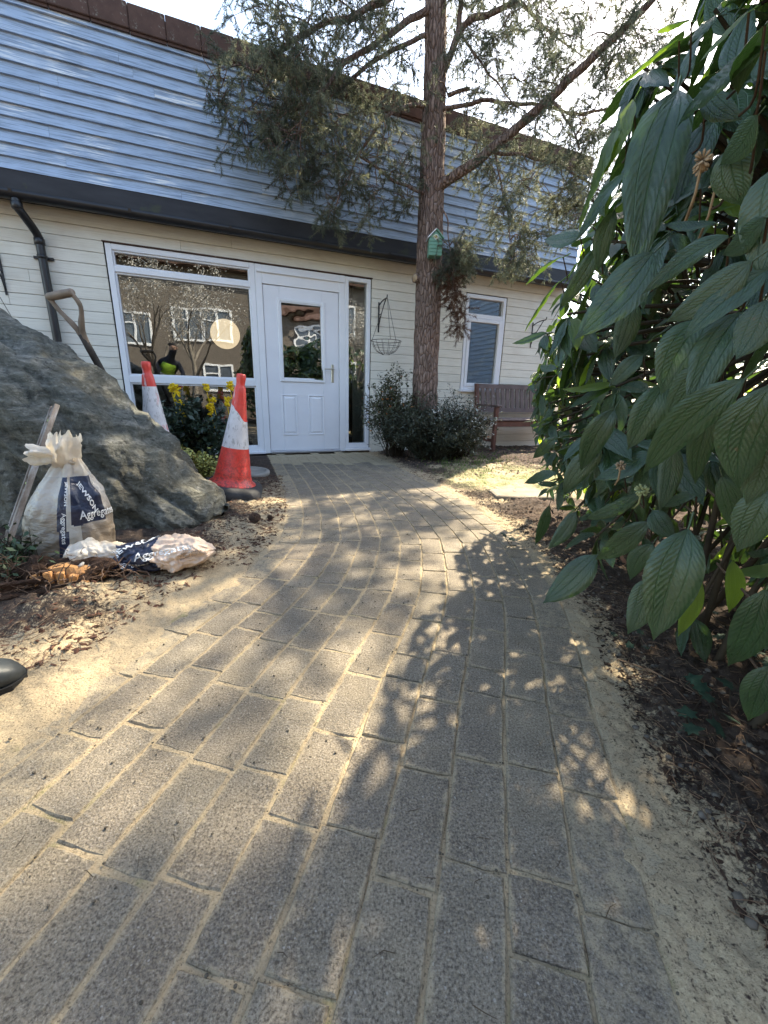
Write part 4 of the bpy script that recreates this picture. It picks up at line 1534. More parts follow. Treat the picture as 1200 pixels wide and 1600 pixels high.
# ================================================================== SACKS
m = Mat('sack_plastic', .38, .5)
v = m.coord()
cl2 = m.ramp(m.sep(v, 2), [(.16, (.15, .12, .092)), (.25, (.23, .195, .16)), (.34, (.48, .44, .39))])
cl2 = m.mix(m.ramp(m.noise(v, 13, 5, .6), [(.4, .0), (.75, .45)]), cl2, (.42, .32, .21))
cl2 = m.mix(m.ramp(m.noise(v, 60, 3, .6), [(.62, 0.0), (.72, .6)]), cl2, (.34, .26, .17))
m.base(cl2)
m.bump(m.math('ADD', m.noise(m.coord('Object', (1, 1, 2.6)), 12, 4, .6), m.math('MULTIPLY', m.noise(v, 55, 3), .2)), .8, .015)
m.b.inputs['Subsurface Weight'].default_value = 0.0
SACK = m.m
m = Mat('sack_white', .32, .5)
v = m.coord()
c = m.ramp(m.noise(v, 9, 5, .6), [(.3, (.55, .45, .33)), (.5, (.80, .76, .68)), (.75, (.88, .86, .82))])
m.base(c)
m.bump(m.noise(m.coord('Object', (1, 1, 1)), 24, 4, .6, .8), .7, .012)
tb = m.t.nodes.new('ShaderNodeBsdfTranslucent')
tb.inputs['Color'].default_value = (.85, .74, .58, 1)
ms = m.t.nodes.new('ShaderNodeMixShader')
ms.inputs[0].default_value = .45
m.t.links.new(m.b.outputs[0], ms.inputs[1])
m.t.links.new(tb.outputs[0], ms.inputs[2])
m.t.links.new(ms.outputs[0], m.out.inputs['Surface'])
SACKW = m.m
SACKW.use_backface_culling = False
m = Mat('sack_navy', .3, .5)
v = m.coord()
m.base(m.ramp(m.noise(v, 12, 5), [(.4, (.010, .014, .035)), (.75, (.035, .045, .085))]))
m.bump(m.noise(v, 30, 4, .6, .6), .6, .010)
NAVY = m.m
PINK = flat('sack_dusty', (.66, .50, .38), .45, .4, .22, 10, .6, 25, bd=.01)
INK = flat('white_ink', (.78, .78, .76), .45, .4, .08, 20, 0)
def text_tris(s, size=1.0, bold=0.0):
    cu = bpy.data.curves.new('lettering', 'FONT')
    cu.body = s
    cu.size = size
    cu.offset = bold
    cu.resolution_u = 2
    o = bpy.data.objects.new('lettering', cu)
    COL.objects.link(o)
    dg = bpy.context.evaluated_depsgraph_get()
    me = bpy.data.meshes.new_from_object(o.evaluated_get(dg))
    bpy.data.objects.remove(o)
    bpy.data.curves.remove(cu)
    import bmesh
    bm = bmesh.new()
    bm.from_mesh(me)
    bmesh.ops.triangulate(bm, faces=bm.faces[:])
    for _ in range(3):
        es = [e for e in bm.edges if e.calc_length() > .16 * size]
        if not es:
            break
        bmesh.ops.subdivide_edges(bm, edges=es, cuts=1)
        bmesh.ops.triangulate(bm, faces=[f for f in bm.faces if len(f.verts) > 3])
    vs = [v_.co.copy() for v_ in bm.verts]
    fs = [tuple(v_.index for v_ in f.verts) for f in bm.faces]
    bm.free()
    bpy.data.meshes.remove(me)
    return vs, fs
# upright sack: angle th (0 = right, -90 deg = towards the camera), height z
sk = Vector((-1.29, 1.575, -.02))
def sack_pt(th, z, off=0.0):
    H_ = .47
    t = z / H_
    r = np.interp(t, [-.1, 0, .06, .2, .38, .55, .72, .86, 1.0], [.09, .132, .156, .166, .162, .146, .116, .072, .034])
    r += .014 * (abs(mn.noise(Vector((math.cos(th) * 2.2, math.sin(th) * 2.2, z * 5 + 3)))) - .3)
    r += .012 * mn.noise(Vector((math.cos(th) * 1.6, math.sin(th) * 1.6, z * 9)))
    r += .010 * math.sin(th * 7 + z * 8) * max(0, t - .45) * 1.6
    r += .006 * mn.noise(Vector((math.cos(th) * 4, math.sin(th) * 4, z * 26)))
    r += .004 * abs(mn.noise(Vector((math.cos(th) * 2, math.sin(th) * 2, z * 60)))) * (1 if t < .5 else .3)
    lean = .03 * t * t - .015
    return Vector(((r + off) * 1.03 * math.cos(th) + lean + .02 * t, (r + off) * .80 * math.sin(th) + .03 * t, z))
s1 = thing('sand_sack', 'upright clear plastic sack of sand with knotted neck leaning on the boulder', 'sack', sk, 0, 'builders aggregate sacks')
mb = MB()
NT2, NZ2 = 120, 90
mats_of = []
A0 = rad(-62)
for i in range(NZ2 + 1):
    z = -.04 + .51 * i / NZ2
    for k in range(NT2):
        mb.v.append(tuple(sack_pt(2 * PI * k / NT2, z)))
for i in range(NZ2):
    z = -.04 + .51 * (i + .5) / NZ2
    for k in range(NT2):
        th = 2 * PI * (k + .5) / NT2
        if th > PI:
            th -= 2 * PI
        mb.f.append((i * NT2 + k, i * NT2 + (k + 1) % NT2, (i + 1) * NT2 + (k + 1) % NT2, (i + 1) * NT2 + k))
        x_ = (th - A0) * .19          # metres right of the seam
        ns = .5 * mn.noise(Vector((th * 3, z * 14, 0))) * .012
        mi = 0
        if z > .20 + ns and z < .40 and -.045 + ns < x_ < .0:
            mi = 2
        if z > .20 + ns and z < .40 and .0 <= x_ < .014:
            mi = 1
        if z > .225 + ns and z < .405 and .014 + (z - .2) * .0 < x_ < .20:
            mi = 2
        if z <= .20 + ns and -.035 < x_ < .005:
            mi = 2
        if z <= .225 + ns and .005 <= x_ < .06:
            mi = 1
        if z > .40:
            mi = 1
        mb.m.append(mi)
        mb.sm.append(True)
mb.obj('sack_body', [SACK, SACKW, NAVY], s1)
def letters(s, size, fn, parent, mat=INK, bold=.01, nm='lettering', label=None):
    vs, fs = text_tris(s, size, bold * size)
    mb = MB()
    mb.add([fn(p.x, p.y) for p in vs], fs)
    o = mb.obj(nm, mat, parent)
    return o
def on_sack(x0, z0, ang=0.0, flip=1):
    ca, sa_ = math.cos(ang), math.sin(ang)
    return lambda x, y: sack_pt(A0 + (x0 + x * ca - y * sa_) / .19, z0 + x * sa_ + y * ca, .0028)
letters('Aggregates', .046, on_sack(.055, .245), s1)
letters('JEWSON', .034, on_sack(.075, .375, rad(-62)), s1, bold=.03)
letters('JEWSON', .022, on_sack(-.012, .385, rad(-90)), s1, bold=.02)
letters('Aggregates', .027, on_sack(-.022, .275, rad(-90)), s1)
# knotted neck: two gathered lobes
def lobe(c, ax, r0, r1, L_, seed, fold=9):
    mb = MB()
    ax = Vector(ax).normalized()
    qn = ax.to_track_quat('Z', 'Y').to_matrix().to_4x4()
    vs, fs = [], []
    n, k_ = 48, 26
    for i in range(k_ + 1):
        t = i / k_
        r = r0 + (r1 - r0) * (math.sin(min(t * 1.5, 1) * PI / 2)) * (1 - .25 * max(0, t - .6) / .4)
        for k in range(n):
            th = 2 * PI * k / n
            fa = .06 + .20 * t
            rr = r * (1 + fa * math.sin(th * fold + seed + t * 1.5 + 1.5 * mn.noise(Vector((math.cos(th), math.sin(th), seed + t)))) + .55 * mn.noise(Vector((math.cos(th) * 1.5 + seed, math.sin(th) * 1.5, t * 3))) + .22 * abs(mn.noise(Vector((math.cos(th) * 5 + seed, math.sin(th) * 5, t * 7)))))
            p = Vector((rr * math.cos(th), rr * .62 * math.sin(th), L_ * t * (1 + .28 * t * mn.noise(Vector((math.cos(th) * 2.4, math.sin(th) * 2.4, seed)))) + .010 * mn.noise(Vector((th, t * 5, seed)))))
            vs.append(Vector(c) + (qn @ p))
    for i in range(k_):
        for k in range(n):
            fs.append((i * n + k, i * n + (k + 1) % n, (i + 1) * n + (k + 1) % n, (i + 1) * n + k))
    mb.add(vs, fs, smooth=True)
    return mb
top = sack_pt(0, .47) - Vector((.03, 0, 0))
lobe(top - Vector((.02, 0, .06)), (.18, 0, 1), .030, .060, .145, 1, 5).obj('gathered_neck', SACKW, s1)
lobe(top + Vector((-.01, -.01, .0)), (-.95, -.35, .16), .024, .054, .110, 5, 5).obj('gathered_neck', SACKW, s1)
mb = MB()
mb.tube([top + Vector((.036 * math.cos(a), .03 * math.sin(a), -.015 + .004 * math.sin(3 * a))) for a in np.linspace(0, 2 * PI, 20)], .007, 6, False)
mb.obj('tie', SACKW, s1)
# lying, half-empty sack
s2o = Vector((-.955, 1.50, ground_z(-.95, 1.48) + .012))
s2 = thing('sand_sack', 'crumpled half empty sack lying on the soil in front of the boulder', 'sack', s2o, rad(16), 'builders aggregate sacks')
def sack2(u, th, off=0.0):           # u 0..1 left to right
    L2 = .53
    r = np.interp(u, [0, .04, .15, .30, .36, .5, .62, .75, .88, .96, 1.0], [.01, .060, .080, .074, .062, .068, .074, .076, .070, .045, .008])
    h = np.interp(u, [0, .15, .36, .55, .8, 1], [.8, .95, .75, .8, .85, .5])
    c_, s_ = math.cos(th), math.sin(th)
    q = Vector((u * 4.0, c_ * .9, s_ * .9))
    cv = mn.voronoi(q * 1.5 + Vector((0, 0, 5)))[0]
    w_ = mn.noise(q * 1.3) * .30 + min(cv[1] - cv[0], .5) * .42 - .16 + abs(mn.noise(q * 3.4 + Vector((3, 3, 3)))) * .26 + abs(mn.noise(q * 8)) * .12
    rr = r * (1 + w_) + off
    return Vector(((u - .5) * L2 + .012 * mn.noise(q * 2), rr * 1.25 * c_, max(rr * s_ * h, -.045) + .045 + off * .5))
mb = MB()
NU2, NT3 = 170, 90
for i in range(NU2 + 1):
    for k in range(NT3):
        mb.v.append(tuple(sack2(i / NU2, 2 * PI * k / NT3)))
for i in range(NU2):
    u = (i + .5) / NU2
    for k in range(NT3):
        th = 2 * PI * (k + .5) / NT3
        mb.f.append((i * NT3 + k, i * NT3 + (k + 1) % NT3, (i + 1) * NT3 + (k + 1) % NT3, (i + 1) * NT3 + k))
        w_ = .03 * mn.noise(Vector((th * 2, u * 9, 2)))
        mi = 0
        if u + w_ > .33 + .04 * math.sin(th):
            mi = 1
        if u + w_ > .66 + .06 * math.cos(th * 1.0 + .6):
            mi = 2
        if mi == 1 and .50 < u + w_ < .535 and -1.9 < (th - 2 * PI if th > PI else th) < -.9:
            mi = 0
        mb.m.append(mi)
        mb.sm.append(True)
mb.obj('sack_body', [SACKW, NAVY, PINK], s2)
def on_sack2(u0, t0, ang=0.0):
    ca, sa_ = math.cos(ang), math.sin(ang)
    return lambda x, y: sack2(u0 + (x * ca - y * sa_) / .53, -(t0 - (x * sa_ + y * ca) / .075), .004)
# (th = -90 deg faces the camera, th = +90 deg faces up)
def on2(u0, t0, ang=0.0):
    ca, sa_ = math.cos(ang), math.sin(ang)
    return lambda x, y: sack2(u0 + (x * ca - y * sa_) / .53, t0 - (x * sa_ + y * ca) / .075, .005)
letters('Aggregates', .044, on2(.50, rad(168), rad(10)), s2)
letters('JEWSON', .046, on2(.37, rad(150), rad(42)), s2, bold=.03)
letters('Aggregates', .026, on2(.36, rad(186), rad(-4)), s2)
GREYINK = flat('grey_ink', (.18, .16, .17), .5, .3, .1, 20, 0)
for k in range(4):
    letters('builders sand 25kg', .012, on2(.80, rad(150) + k * .2, rad(18)), s2, GREYINK, 0)

# root-bound clod and orange split wood under the lying sack
ROOTM = flat('root_soil', (.060, .036, .025), .95, .1, .55, 18, .9, 70, bd=.015)
ORW = flat('orange_split_wood', (.50, .25, .10), .8, .2, .35, 16, .6, 40, bd=.008)
w = thing('split_wood', 'piece of orange split wood wedged under the lying sack', 'wood', (-1.12, 1.36, ground_z(-1.12, 1.36) + .005), rad(12))
mb = MB()
vs, fs = [], []
for i in range(15):
    t = i / 14
    for k in range(14):
        th = 2 * PI * k / 14
        r = .045 * (math.sin(PI * (t * .86 + .07)) ** .5) * (1 + .35 * mn.noise(Vector((math.cos(th) * 2, math.sin(th) * 2, t * 4))))
        vs.append((-.10 + .2 * t, r * 1.1 * math.cos(th), .03 + r * math.sin(th)))
for i in range(14):
    for k in range(14):
        fs.append((i * 14 + k, i * 14 + (k + 1) % 14, i * 14 + 14 + (k + 1) % 14, i * 14 + 14 + k))
mb.add(vs, fs)
mb.add([vs[k] for k in range(14)], [tuple(range(14))[::-1]])
mb.add([vs[-14 + k] for k in range(14)], [tuple(range(14))])
mb.obj('log', ORW, w)
mb = MB()
for k in range(5):
    mb.box((-.10 + .035 * k, -.055 - .004 * k, .012 + .006 * (k % 2)), (-.075 + .035 * k, -.040, .075 - .008 * k), .003, Matrix.Rotation(.12 * (k - 2), 4, 'Y'))
mb.obj('splinter', ORW, w)
def lump(name, a, b, h, mat, parent=None, loc=None, seed=0, amp=.35, fr=2.2, nu=48, nv=20):
    vs, fs = [], []
    for i in range(nv + 1):
        ph = PI / 2 * i / nv
        for k in range(nu):
            th = 2 * PI * k / nu
            d = Vector((math.cos(th) * math.cos(ph), math.sin(th) * math.cos(ph), math.sin(ph)))
            n_ = 1 + amp * mn.fractal(d * fr + Vector((seed, seed * 2, 0)), 1, 2, 5) * 1.4
            vs.append((d.x * a * n_, d.y * b * n_, d.z * h * n_ - .02 * (i == 0)))
    for i in range(nv):
        for k in range(nu):
            fs.append((i * nu + k, i * nu + (k + 1) % nu, (i + 1) * nu + (k + 1) % nu, (i + 1) * nu + k))
    mb = MB()
    mb.add(vs, fs, smooth=True)
    return mb.obj(name, mat, parent, loc)
rp0 = gp(75, 928)
rt2 = thing('root_clump', 'dark clod of earth bristling with torn roots left of the lying sack', 'root clump', (rp0.x - .03, rp0.y + .03, ground_z(rp0.x, rp0.y) - .01), rad(20))
lump('clod', .30, .10, .085, ROOTM, rt2, (0, 0, -.01), 3, .5, 3.0)
mb = MB()
rr_ = random.Random(4)
for k in range(420):
    p = Vector((rr_.uniform(-.30, .32), rr_.uniform(-.10, .10), rr_.uniform(.0, .07)))
    d = Vector((rr_.gauss(.2, 1), rr_.gauss(-.4, .8), rr_.gauss(.3, .5))).normalized()
    pts = [p.copy()]
    for j in range(6):
        d = (d + Vector((rr_.gauss(0, .5), rr_.gauss(0, .5), rr_.gauss(-.12, .4)))).normalized()
        p = p + d * rr_.uniform(.010, .03)
        p.z = max(p.z, -.01)
        pts.append(p.copy())
    mb.tube(catmull(pts, 2), np.linspace(rr_.uniform(.0012, .0035), .0005, 2 * 6 + 1), 4, False)
stuff(mb.obj('roots', flat('root_fibre', (.15, .095, .065), .85, .2, .5, 9, 0), rt2))

# ================================================================== BENCH
WOODB = flat('brown_bench_wood', (.13, .092, .085), .62, .35, .3, 9, .3, 60)
WOODR = flat('reddish_bench_wood', (.13, .055, .038), .58, .35, .3, 9, .3, 60)
bx0, bx1 = 3.47, 4.85
bench = thing('garden_bench', 'brown slatted wooden garden bench against the wall under the small window', 'bench', hw(bx0, -.60, 0), HOUSE)
def bpart(nm, a, b, mat, bev=.004):
    mb = MB()
    c_ = [(a[i] + b[i]) / 2 for i in range(3)]
    mb.box([a[i] - c_[i] for i in range(3)], [b[i] - c_[i] for i in range(3)], bev)
    return mb.obj(nm, mat, bench, c_)
BW = bx1 - bx0
for x in (0, BW - .05):
    bpart('leg', (x, 0, -.01), (x + .05, .05, .60), WOODR)
    mb = MB()
    for (y0, z0, y1, z1) in ((.40, -.01, .42, .42), (.42, .42, .49, .90)):
        mb.add([(x, y0, z0), (x + .045, y0, z0), (x + .045, y0 + .05, z0), (x, y0 + .05, z0), (x, y1, z1), (x + .045, y1, z1), (x + .045, y1 + .05, z1), (x, y1 + .05, z1)],
               [(0, 3, 2, 1), (4, 5, 6, 7), (0, 1, 5, 4), (1, 2, 6, 5), (2, 3, 7, 6), (3, 0, 4, 7)])
    mb.obj('leg', WOODR, bench)
    bpart('armrest', (x - .012, -.03, .6005), (x + .062, .45, .628), WOODB, .008)
    bpart('stretcher', (x + .012, .05, .14), (x + .036, .405, .18), WOODR)
    bpart('side_rail', (x + .010, .05, .36), (x + .038, .41, .42), WOODR)
bpart('front_rail', (.05, .008, .345), (BW - .05, .034, .415), WOODR)
bpart('rear_rail', (.05, .42, .36), (BW - .05, .445, .415), WOODR)
for k in range(6):
    bpart('seat_slat', (-.0, .0 + k * .073 - .01, .421), (BW, .058 + k * .073 - .01, .441), WOODB)
def rail(nm, z0, z1, dy):
    mb = MB()
    ya, yb = .42 + .07 * (z0 - .42) / .48, .42 + .07 * (z1 - .42) / .48
    vs = [(.046, ya, z0), (BW - .051, ya, z0), (BW - .051, ya + dy, z0), (.046, ya + dy, z0), (.046, yb, z1), (BW - .051, yb, z1), (BW - .051, yb + dy, z1), (.046, yb + dy, z1)]
    mb.add(vs, [(0, 3, 2, 1), (4, 5, 6, 7), (0, 1, 5, 4), (1, 2, 6, 5), (2, 3, 7, 6), (3, 0, 4, 7)])
    mb.obj(nm, WOODB, bench)
rail('top_rail', .84, .90, .032)
rail('lower_rail', .52, .575, .03)
for k in range(15):
    x = .085 + k * .086
    mb = MB()
    mb.add([(x, .440, .575), (x + .055, .440, .575), (x + .055, .455, .575), (x, .455, .575), (x, .488, .84), (x + .055, .488, .84), (x + .055, .503, .84), (x, .503, .84)],
           [(0, 3, 2, 1), (4, 5, 6, 7), (0, 1, 5, 4), (1, 2, 6, 5), (2, 3, 7, 6), (3, 0, 4, 7)])
    mb.obj('back_slat', WOODB, bench)

# ================================================================== LEAFY SHRUB ON THE RIGHT
def leaf_mat(name, c0, c1, under, trans, rough=.29, veins=True, tf=.22):
    m = Mat(name, rough, .5)
    v = m.coord('Object')
    uv = m.t.nodes.new('ShaderNodeUVMap')
    u = m.sep(uv.outputs[0], 0)
    w_ = m.sep(uv.outputs[0], 1)
    n = m.noise(m.wcoord(), 26, 4)
    c = m.ramp(n, [(.3, c0), (.7, c1)])
    c = m.mix(m.math('MULTIPLY', m.rnd(), .45), c, tuple(x * 1.7 for x in c0))
    au = m.math('ABSOLUTE', m.math('SUBTRACT', u, .5))
    mid = m.ramp(au, [(.0, 1.0), (.022, 0.0)])
    side = m.ramp(m.math('ABSOLUTE', m.math('SUBTRACT', au, .225)), [(.0, .7), (.018, 0.0)])
    vein = m.math('MAXIMUM', mid, side)
    c = m.mix(m.ramp(m.noise(m.wcoord(), 4.5, 3), [(.4, 0.0), (.62, .55)]), c, tuple(min(1, x * 1.5) for x in c1))
    c = m.mix(m.ramp(m.noise(m.wcoord(), 75, 3), [(.70, 0.0), (.74, .8)]), c, (.10, .07, .035))
    c = m.mix(m.math('MULTIPLY', vein, .5), c, tuple(x * 2.2 for x in c1))
    g = m.t.nodes.new('ShaderNodeNewGeometry')
    c = m.mix(g.outputs['Backfacing'], c, under)
    m.base(c)
    # cross veins: fine ribs slanting out from the midrib
    ph = m.math('ADD', m.math('MULTIPLY', w_, 95), m.math('MULTIPLY', au, -60))
    rib = m.math('SINE', m.math('ADD', ph, m.math('MULTIPLY', n, 5)))
    hgt = m.math('ADD', m.math('MULTIPLY', rib, .14), m.math('ADD', m.math('MULTIPLY', m.noise(m.coord('UV', (9, 22, 1)), 1, 4, .6), .9), m.math('MULTIPLY', vein, -1.2)))
    m.bump(hgt, .65, .0025)
    m.b.inputs['Coat Weight'].default_value = .35
    m.b.inputs['Coat Roughness'].default_value = .30
    m.rough(m.ramp(m.noise(m.wcoord(), 60, 3), [(.3, rough - .06), (.7, rough + .16)]))
    tb = m.t.nodes.new('ShaderNodeBsdfTranslucent')
    tb.inputs['Color'].default_value = (*trans, 1)
    ms = m.t.nodes.new('ShaderNodeMixShader')
    ms.inputs[0].default_value = tf
    m.t.links.new(m.b.outputs[0], ms.inputs[1])
    m.t.links.new(tb.outputs[0], ms.inputs[2])
    m.t.links.new(ms.outputs[0], m.out.inputs['Surface'])
    return m.m
LEAF = leaf_mat('viburnum_leaf', (.014, .034, .016), (.032, .068, .030), (.055, .090, .036), (.10, .20, .03))
LEAFY = leaf_mat('backlit_leaf', (.03, .06, .016), (.07, .115, .026), (.10, .15, .04), (.42, .62, .05), .36, tf=.5)  # lighter, yellower copy of the leaf: sun from behind put into its colour
def leaf_verts(seed, nu=10, nv=14, width=.44, droop=.25, cup=.10, tipc=1.0):
    r = random.Random(seed)
    vs, uv = [], []
    bx, by = r.uniform(-.04, .04), r.uniform(0, 3)
    tw_ = r.uniform(-.35, .35)
    fold = r.uniform(.04, .16)
    SS = [-1, -.9, -.675, -.45, -.225, 0, .225, .45, .675, .9, 1] if nu == 10 else [i / nu * 2 - 1 for i in range(nu + 1)]
    for j in range(nv + 1):
        t = j / nv
        w_ = width * .5 * (math.sin(PI * t ** .82) ** .72) * (1 - .30 * t ** 3)
        if t > .86:
            w_ *= 1 - ((t - .86) / .14) ** 1.3 * .75
        if t < .08:
            w_ = max(w_ * t / .08, .012)
        if j == nv:
            w_ = .002
        zc = -droop * t * t + .03 * math.sin(t * 5 + by)
        for i in range(nu + 1):
            s = SS[i]
            x = s * w_
            a = abs(s)
            # three grooves: midrib and two side veins, quilted between
            z = fold * a * w_ * 2.0 - cup * (a ** 2.2) * w_ * 1.6
            z += .026 * abs(math.sin(PI * a / .45)) * math.sin(PI * min(t * 1.02, 1)) ** .6 * (1 if a < .9 else 0)
            z += .012 * math.sin(t * 26 + i * 1.7 + seed) * a * math.sin(PI * t)
            ang = tw_ * t
            X = x * math.cos(ang) - z * math.sin(ang)
            Z = x * math.sin(ang) + z * math.cos(ang)
            vs.append((X + bx * math.sin(PI * t) * 2, t, Z + zc))
            uv.append((s * .5 + .5, t))
    fs = [(j * (nu + 1) + i, j * (nu + 1) + i + 1, (j + 1) * (nu + 1) + i + 1, (j + 1) * (nu + 1) + i) for j in range(nv) for i in range(nu)]
    # petiole
    return vs, uv, fs
def leaf_mesh(name, seed, mat, **k):
    vs, uv, fs = leaf_verts(seed, **k)
    nl = len(vs)
    # stalk
    st = []
    for j, (y, r) in enumerate(((-.16, .012), (.02, .009))):
        for a in range(4):
            st.append((r * math.cos(a * PI / 2), y, r * math.sin(a * PI / 2) - .0))
    vs2 = vs + st
    f2 = fs + [(nl + a, nl + (a + 1) % 4, nl + 4 + (a + 1) % 4, nl + 4 + a) for a in range(4)]
    me = bpy.data.meshes.new(name)
    me.from_pydata(vs2, [], f2)
    me.materials.append(mat)
    ul = me.uv_layers.new(name='UVMap')
    uva = uv + [(.5, 0)] * 8
    dat = np.array([uva[i] for f in f2 for i in f], dtype=np.float32)
    ul.data.foreach_set('uv', dat.ravel())
    me.polygons.foreach_set('use_smooth', [True] * len(f2))
    me.update()
    return me
LM = [leaf_mesh('leaf', 100 + i, LEAF, width=(.40, .44, .50, .36)[i % 4], droop=(.10, .22, .32, .42)[(i // 2) % 4]) for i in range(10)]
LMY = [leaf_mesh('leaf', 200 + i, LEAFY, width=(.34, .42)[i % 2], droop=(.12, .3)[i // 2 % 2]) for i in range(4)]
vb0 = Vector((1.2, 1.3, 0))
vib = thing('viburnum_shrub', 'large dark evergreen shrub with big glossy ribbed leaves overhanging the path', 'shrub', vb0)
leafs = []       # (matrix, mesh)
def leaf_frame(base, tip, nrm):
    y = (tip - base)
    L_ = y.length
    y = y / L_
    z = (nrm - y * nrm.dot(y)).normalized()
    x = y.cross(z)
    Mx = Matrix((x, y, z)).transposed().to_4x4()
    return Matrix.Translation(base) @ Mx @ Matrix.Scale(L_, 4)
# leaves surveyed one by one: base px, tip px, width px, distance at base, distance at tip, tilt of the face, fresh?
HL = [
 (1196, 79, 1024, 165, 40, .56, .72, 30, 0), (1057, 150, 1012, 358, 88, .78, .66, -8, 0), (1117, 190, 1068, 305, 60, .80, .74, 10, 0),
 (990, 157, 926, 278, 32, .95, .98, 60, 1), (975, 187, 885, 349, 30, .98, 1.02, 65, 1), (982, 270, 892, 368, 26, .92, 1.0, 50, 0),
 (1061, 64, 960, 112, 26, .85, .9, 60, 1), (1170, 19, 1088, 79, 44, .60, .64, 50, 1), (1080, 34, 1029, 41, 22, .85, .9, 60, 1),
 (907, 371, 851, 364, 30, 1.22, 1.26, 40, 0), (880, 402, 817, 437, 26, 1.2, 1.3, 60, 1), (877, 440, 806, 502, 28, 1.3, 1.38, 65, 1), (855, 521, 799, 533, 14, 1.45, 1.5, 40, 0),
 (937, 386, 874, 469, 34, 1.05, 1.05, 20, 0), (1020, 397, 900, 517, 64, .72, .72, 20, 0), (1140, 371, 990, 450, 42, .56, .64, 30, 0),
 (1174, 409, 1039, 502, 60, .50, .54, 15, 0), (1196, 424, 1080, 505, 46, .50, .50, 20, 0), (1215, 262, 1188, 420, 92, .52, .50, 5, 0),
 (1100, 500, 1040, 602, 76, .60, .58, 5, 0), (1158, 490, 1085, 612, 64, .54, .50, 15, 0), (1005, 555, 949, 602, 28, .82, .84, 30, 0),
 (1095, 295, 1037, 315, 26, .74, .80, 40, 0), (1118, 350, 1038, 345, 16, .66, .72, 45, 0), (1102, 142, 1159, 172, 36, .70, .66, 25, 0),
 (1042, 170, 1003, 216, 34, .86, .84, 35, 0), (925, 300, 893, 357, 24, 1.05, 1.08, 60, 1), (1164, 592, 992, 744, 84, .46, .52, 12, 0),
 (1208, 600, 1152, 768, 112, .42, .42, 5, 0), (1132, 560, 1040, 660, 72, .54, .56, 12, 0), (1040, 600, 980, 702, 56, .64, .64, 12, 0),
 (872, 684, 828, 716, 22, 1.35, 1.42, 25, 0), (976, 748, 912, 770, 18, .85, .95, 35, 0), (1004, 772, 908, 810, 28, .78, .88, 25, 0),
 (1016, 816, 910, 874, 54, .68, .74, 15, 0), (932, 868, 846, 942, 58, .86, .86, 15, 0), (1010, 905, 980, 992, 62, .66, .64, 5, 0),
 (1075, 828, 1020, 1003, 104, .54, .50, 0, 0), (1085, 890, 1058, 998, 52, .58, .56, 5, 1), (1020, 850, 983, 908, 48, .68, .68, 5, 0),
 (1020, 798, 1054, 838, 42, .66, .62, 10, 0), (1088, 776, 1030, 787, 24, .64, .70, 30, 0), (1208, 762, 1150, 864, 74, .44, .44, 10, 0),
 (1128, 744, 1152, 838, 44, .56, .54, 5, 0), (1197, 922, 1126, 1058, 90, .42, .42, 5, 0), (1204, 1040, 1166, 1132, 66, .42, .42, 5, 0),
 (1145, 876, 1138, 964, 44, .54, .54, 5, 1), (940, 700, 878, 772, 48, .92, .92, 12, 0), (858, 790, 832, 858, 26, 1.3, 1.3, 10, 0), (900, 800, 855, 858, 34, 1.1, 1.1, 15, 0),
 (870, 740, 815, 752, 20, 1.6, 1.7, 30, 0), (960, 640, 905, 735, 46, .85, .85, 10, 0), (1185, 180, 1120, 260, 50, .55, .6, 25, 0), (1200, 340, 1120, 400, 44, .5, .56, 20, 0), (1195, 40, 1130, 120, 40, .55, .62, 40, 0),
 (1198, 470, 1150, 560, 60, .46, .46, 15, 0), (1200, 680, 1165, 790, 66, .44, .44, 5, 0), (1050, 690, 1030, 800, 46, .66, .64, 5, 0), (1120, 640, 1085, 760, 54, .56, .56, 5, 0),
 (960, 330, 935, 420, 36, .98, .98, 15, 0), (990, 470, 960, 560, 40, .85, .85, 10, 0), (1060, 250, 1000, 300, 34, .8, .86, 35, 0), (1140, 230, 1160, 310, 50, .6, .58, 5, 0)]
rl = random.Random(77)
for (bx_, by_, tx_, ty_, w_, Yb, Yt, tilt, backlit) in HL:
    b, t = at(bx_, by_, Yb), at(tx_, ty_, Yt)
    mid_ = (b + t) / 2
    toc = (Vector((0, 0, CAM_H)) - mid_).normalized()
    want = .82 * w_ * (Yb + Yt) / 2 / FPX
    L_ = (t - b).length
    # face turned to the camera, tipped up by tilt degrees
    n_ = (toc * math.cos(rad(tilt)) + Vector((0, .2, 1)) * math.sin(rad(tilt))).normalized()
    Mx = leaf_frame(b, t, n_)
    sc = (want / max(math.cos(rad(tilt)), .45)) / (L_ * .44)
    Mx = Mx @ Matrix.Diagonal((min(max(sc, .55), 1.5), 1, 1, 1))
    leafs.append((Mx, rl.choice(LMY if backlit else LM), mid_))
# the rest of the mass: whorls of drooping leaves over the surface of a few overlapping mounds
ELL = [((1.13, 1.05, .98), (.70, .60, .95), 1.0), ((1.25, 1.70, .85), (.62, .60, .82), .9), ((1.02, .50, .90), (.48, .40, .82), 1.1), ((1.42, 2.30, .74), (.62, .5, .74), .8), ((1.17, .85, 1.60), (.62, .55, .66), 1.0), ((1.75, 1.3, .95), (.65, .8, .95), .9), ((2.0, 2.0, 1.0), (.75, .9, 1.05), 1.2), ((1.75, 1.15, 1.75), (.7, .8, .7), 1.2)]
def inside_e(p, k, s=.86):
    (c, r, _) = ELL[k]
    return sum(((p[i] - c[i]) / (r[i] * s)) ** 2 for i in range(3)) < 1
EDGE = [(0, 1060), (60, 1010), (110, 960), (160, 975), (250, 925), (350, 885), (400, 855), (440, 825), (520, 815), (600, 803), (700, 808), (760, 803), (830, 822), (870, 855), (930, 880), (960, 985), (1000, 1015), (1050, 1115), (1130, 1170), (1200, 1260), (1400, 1500)]
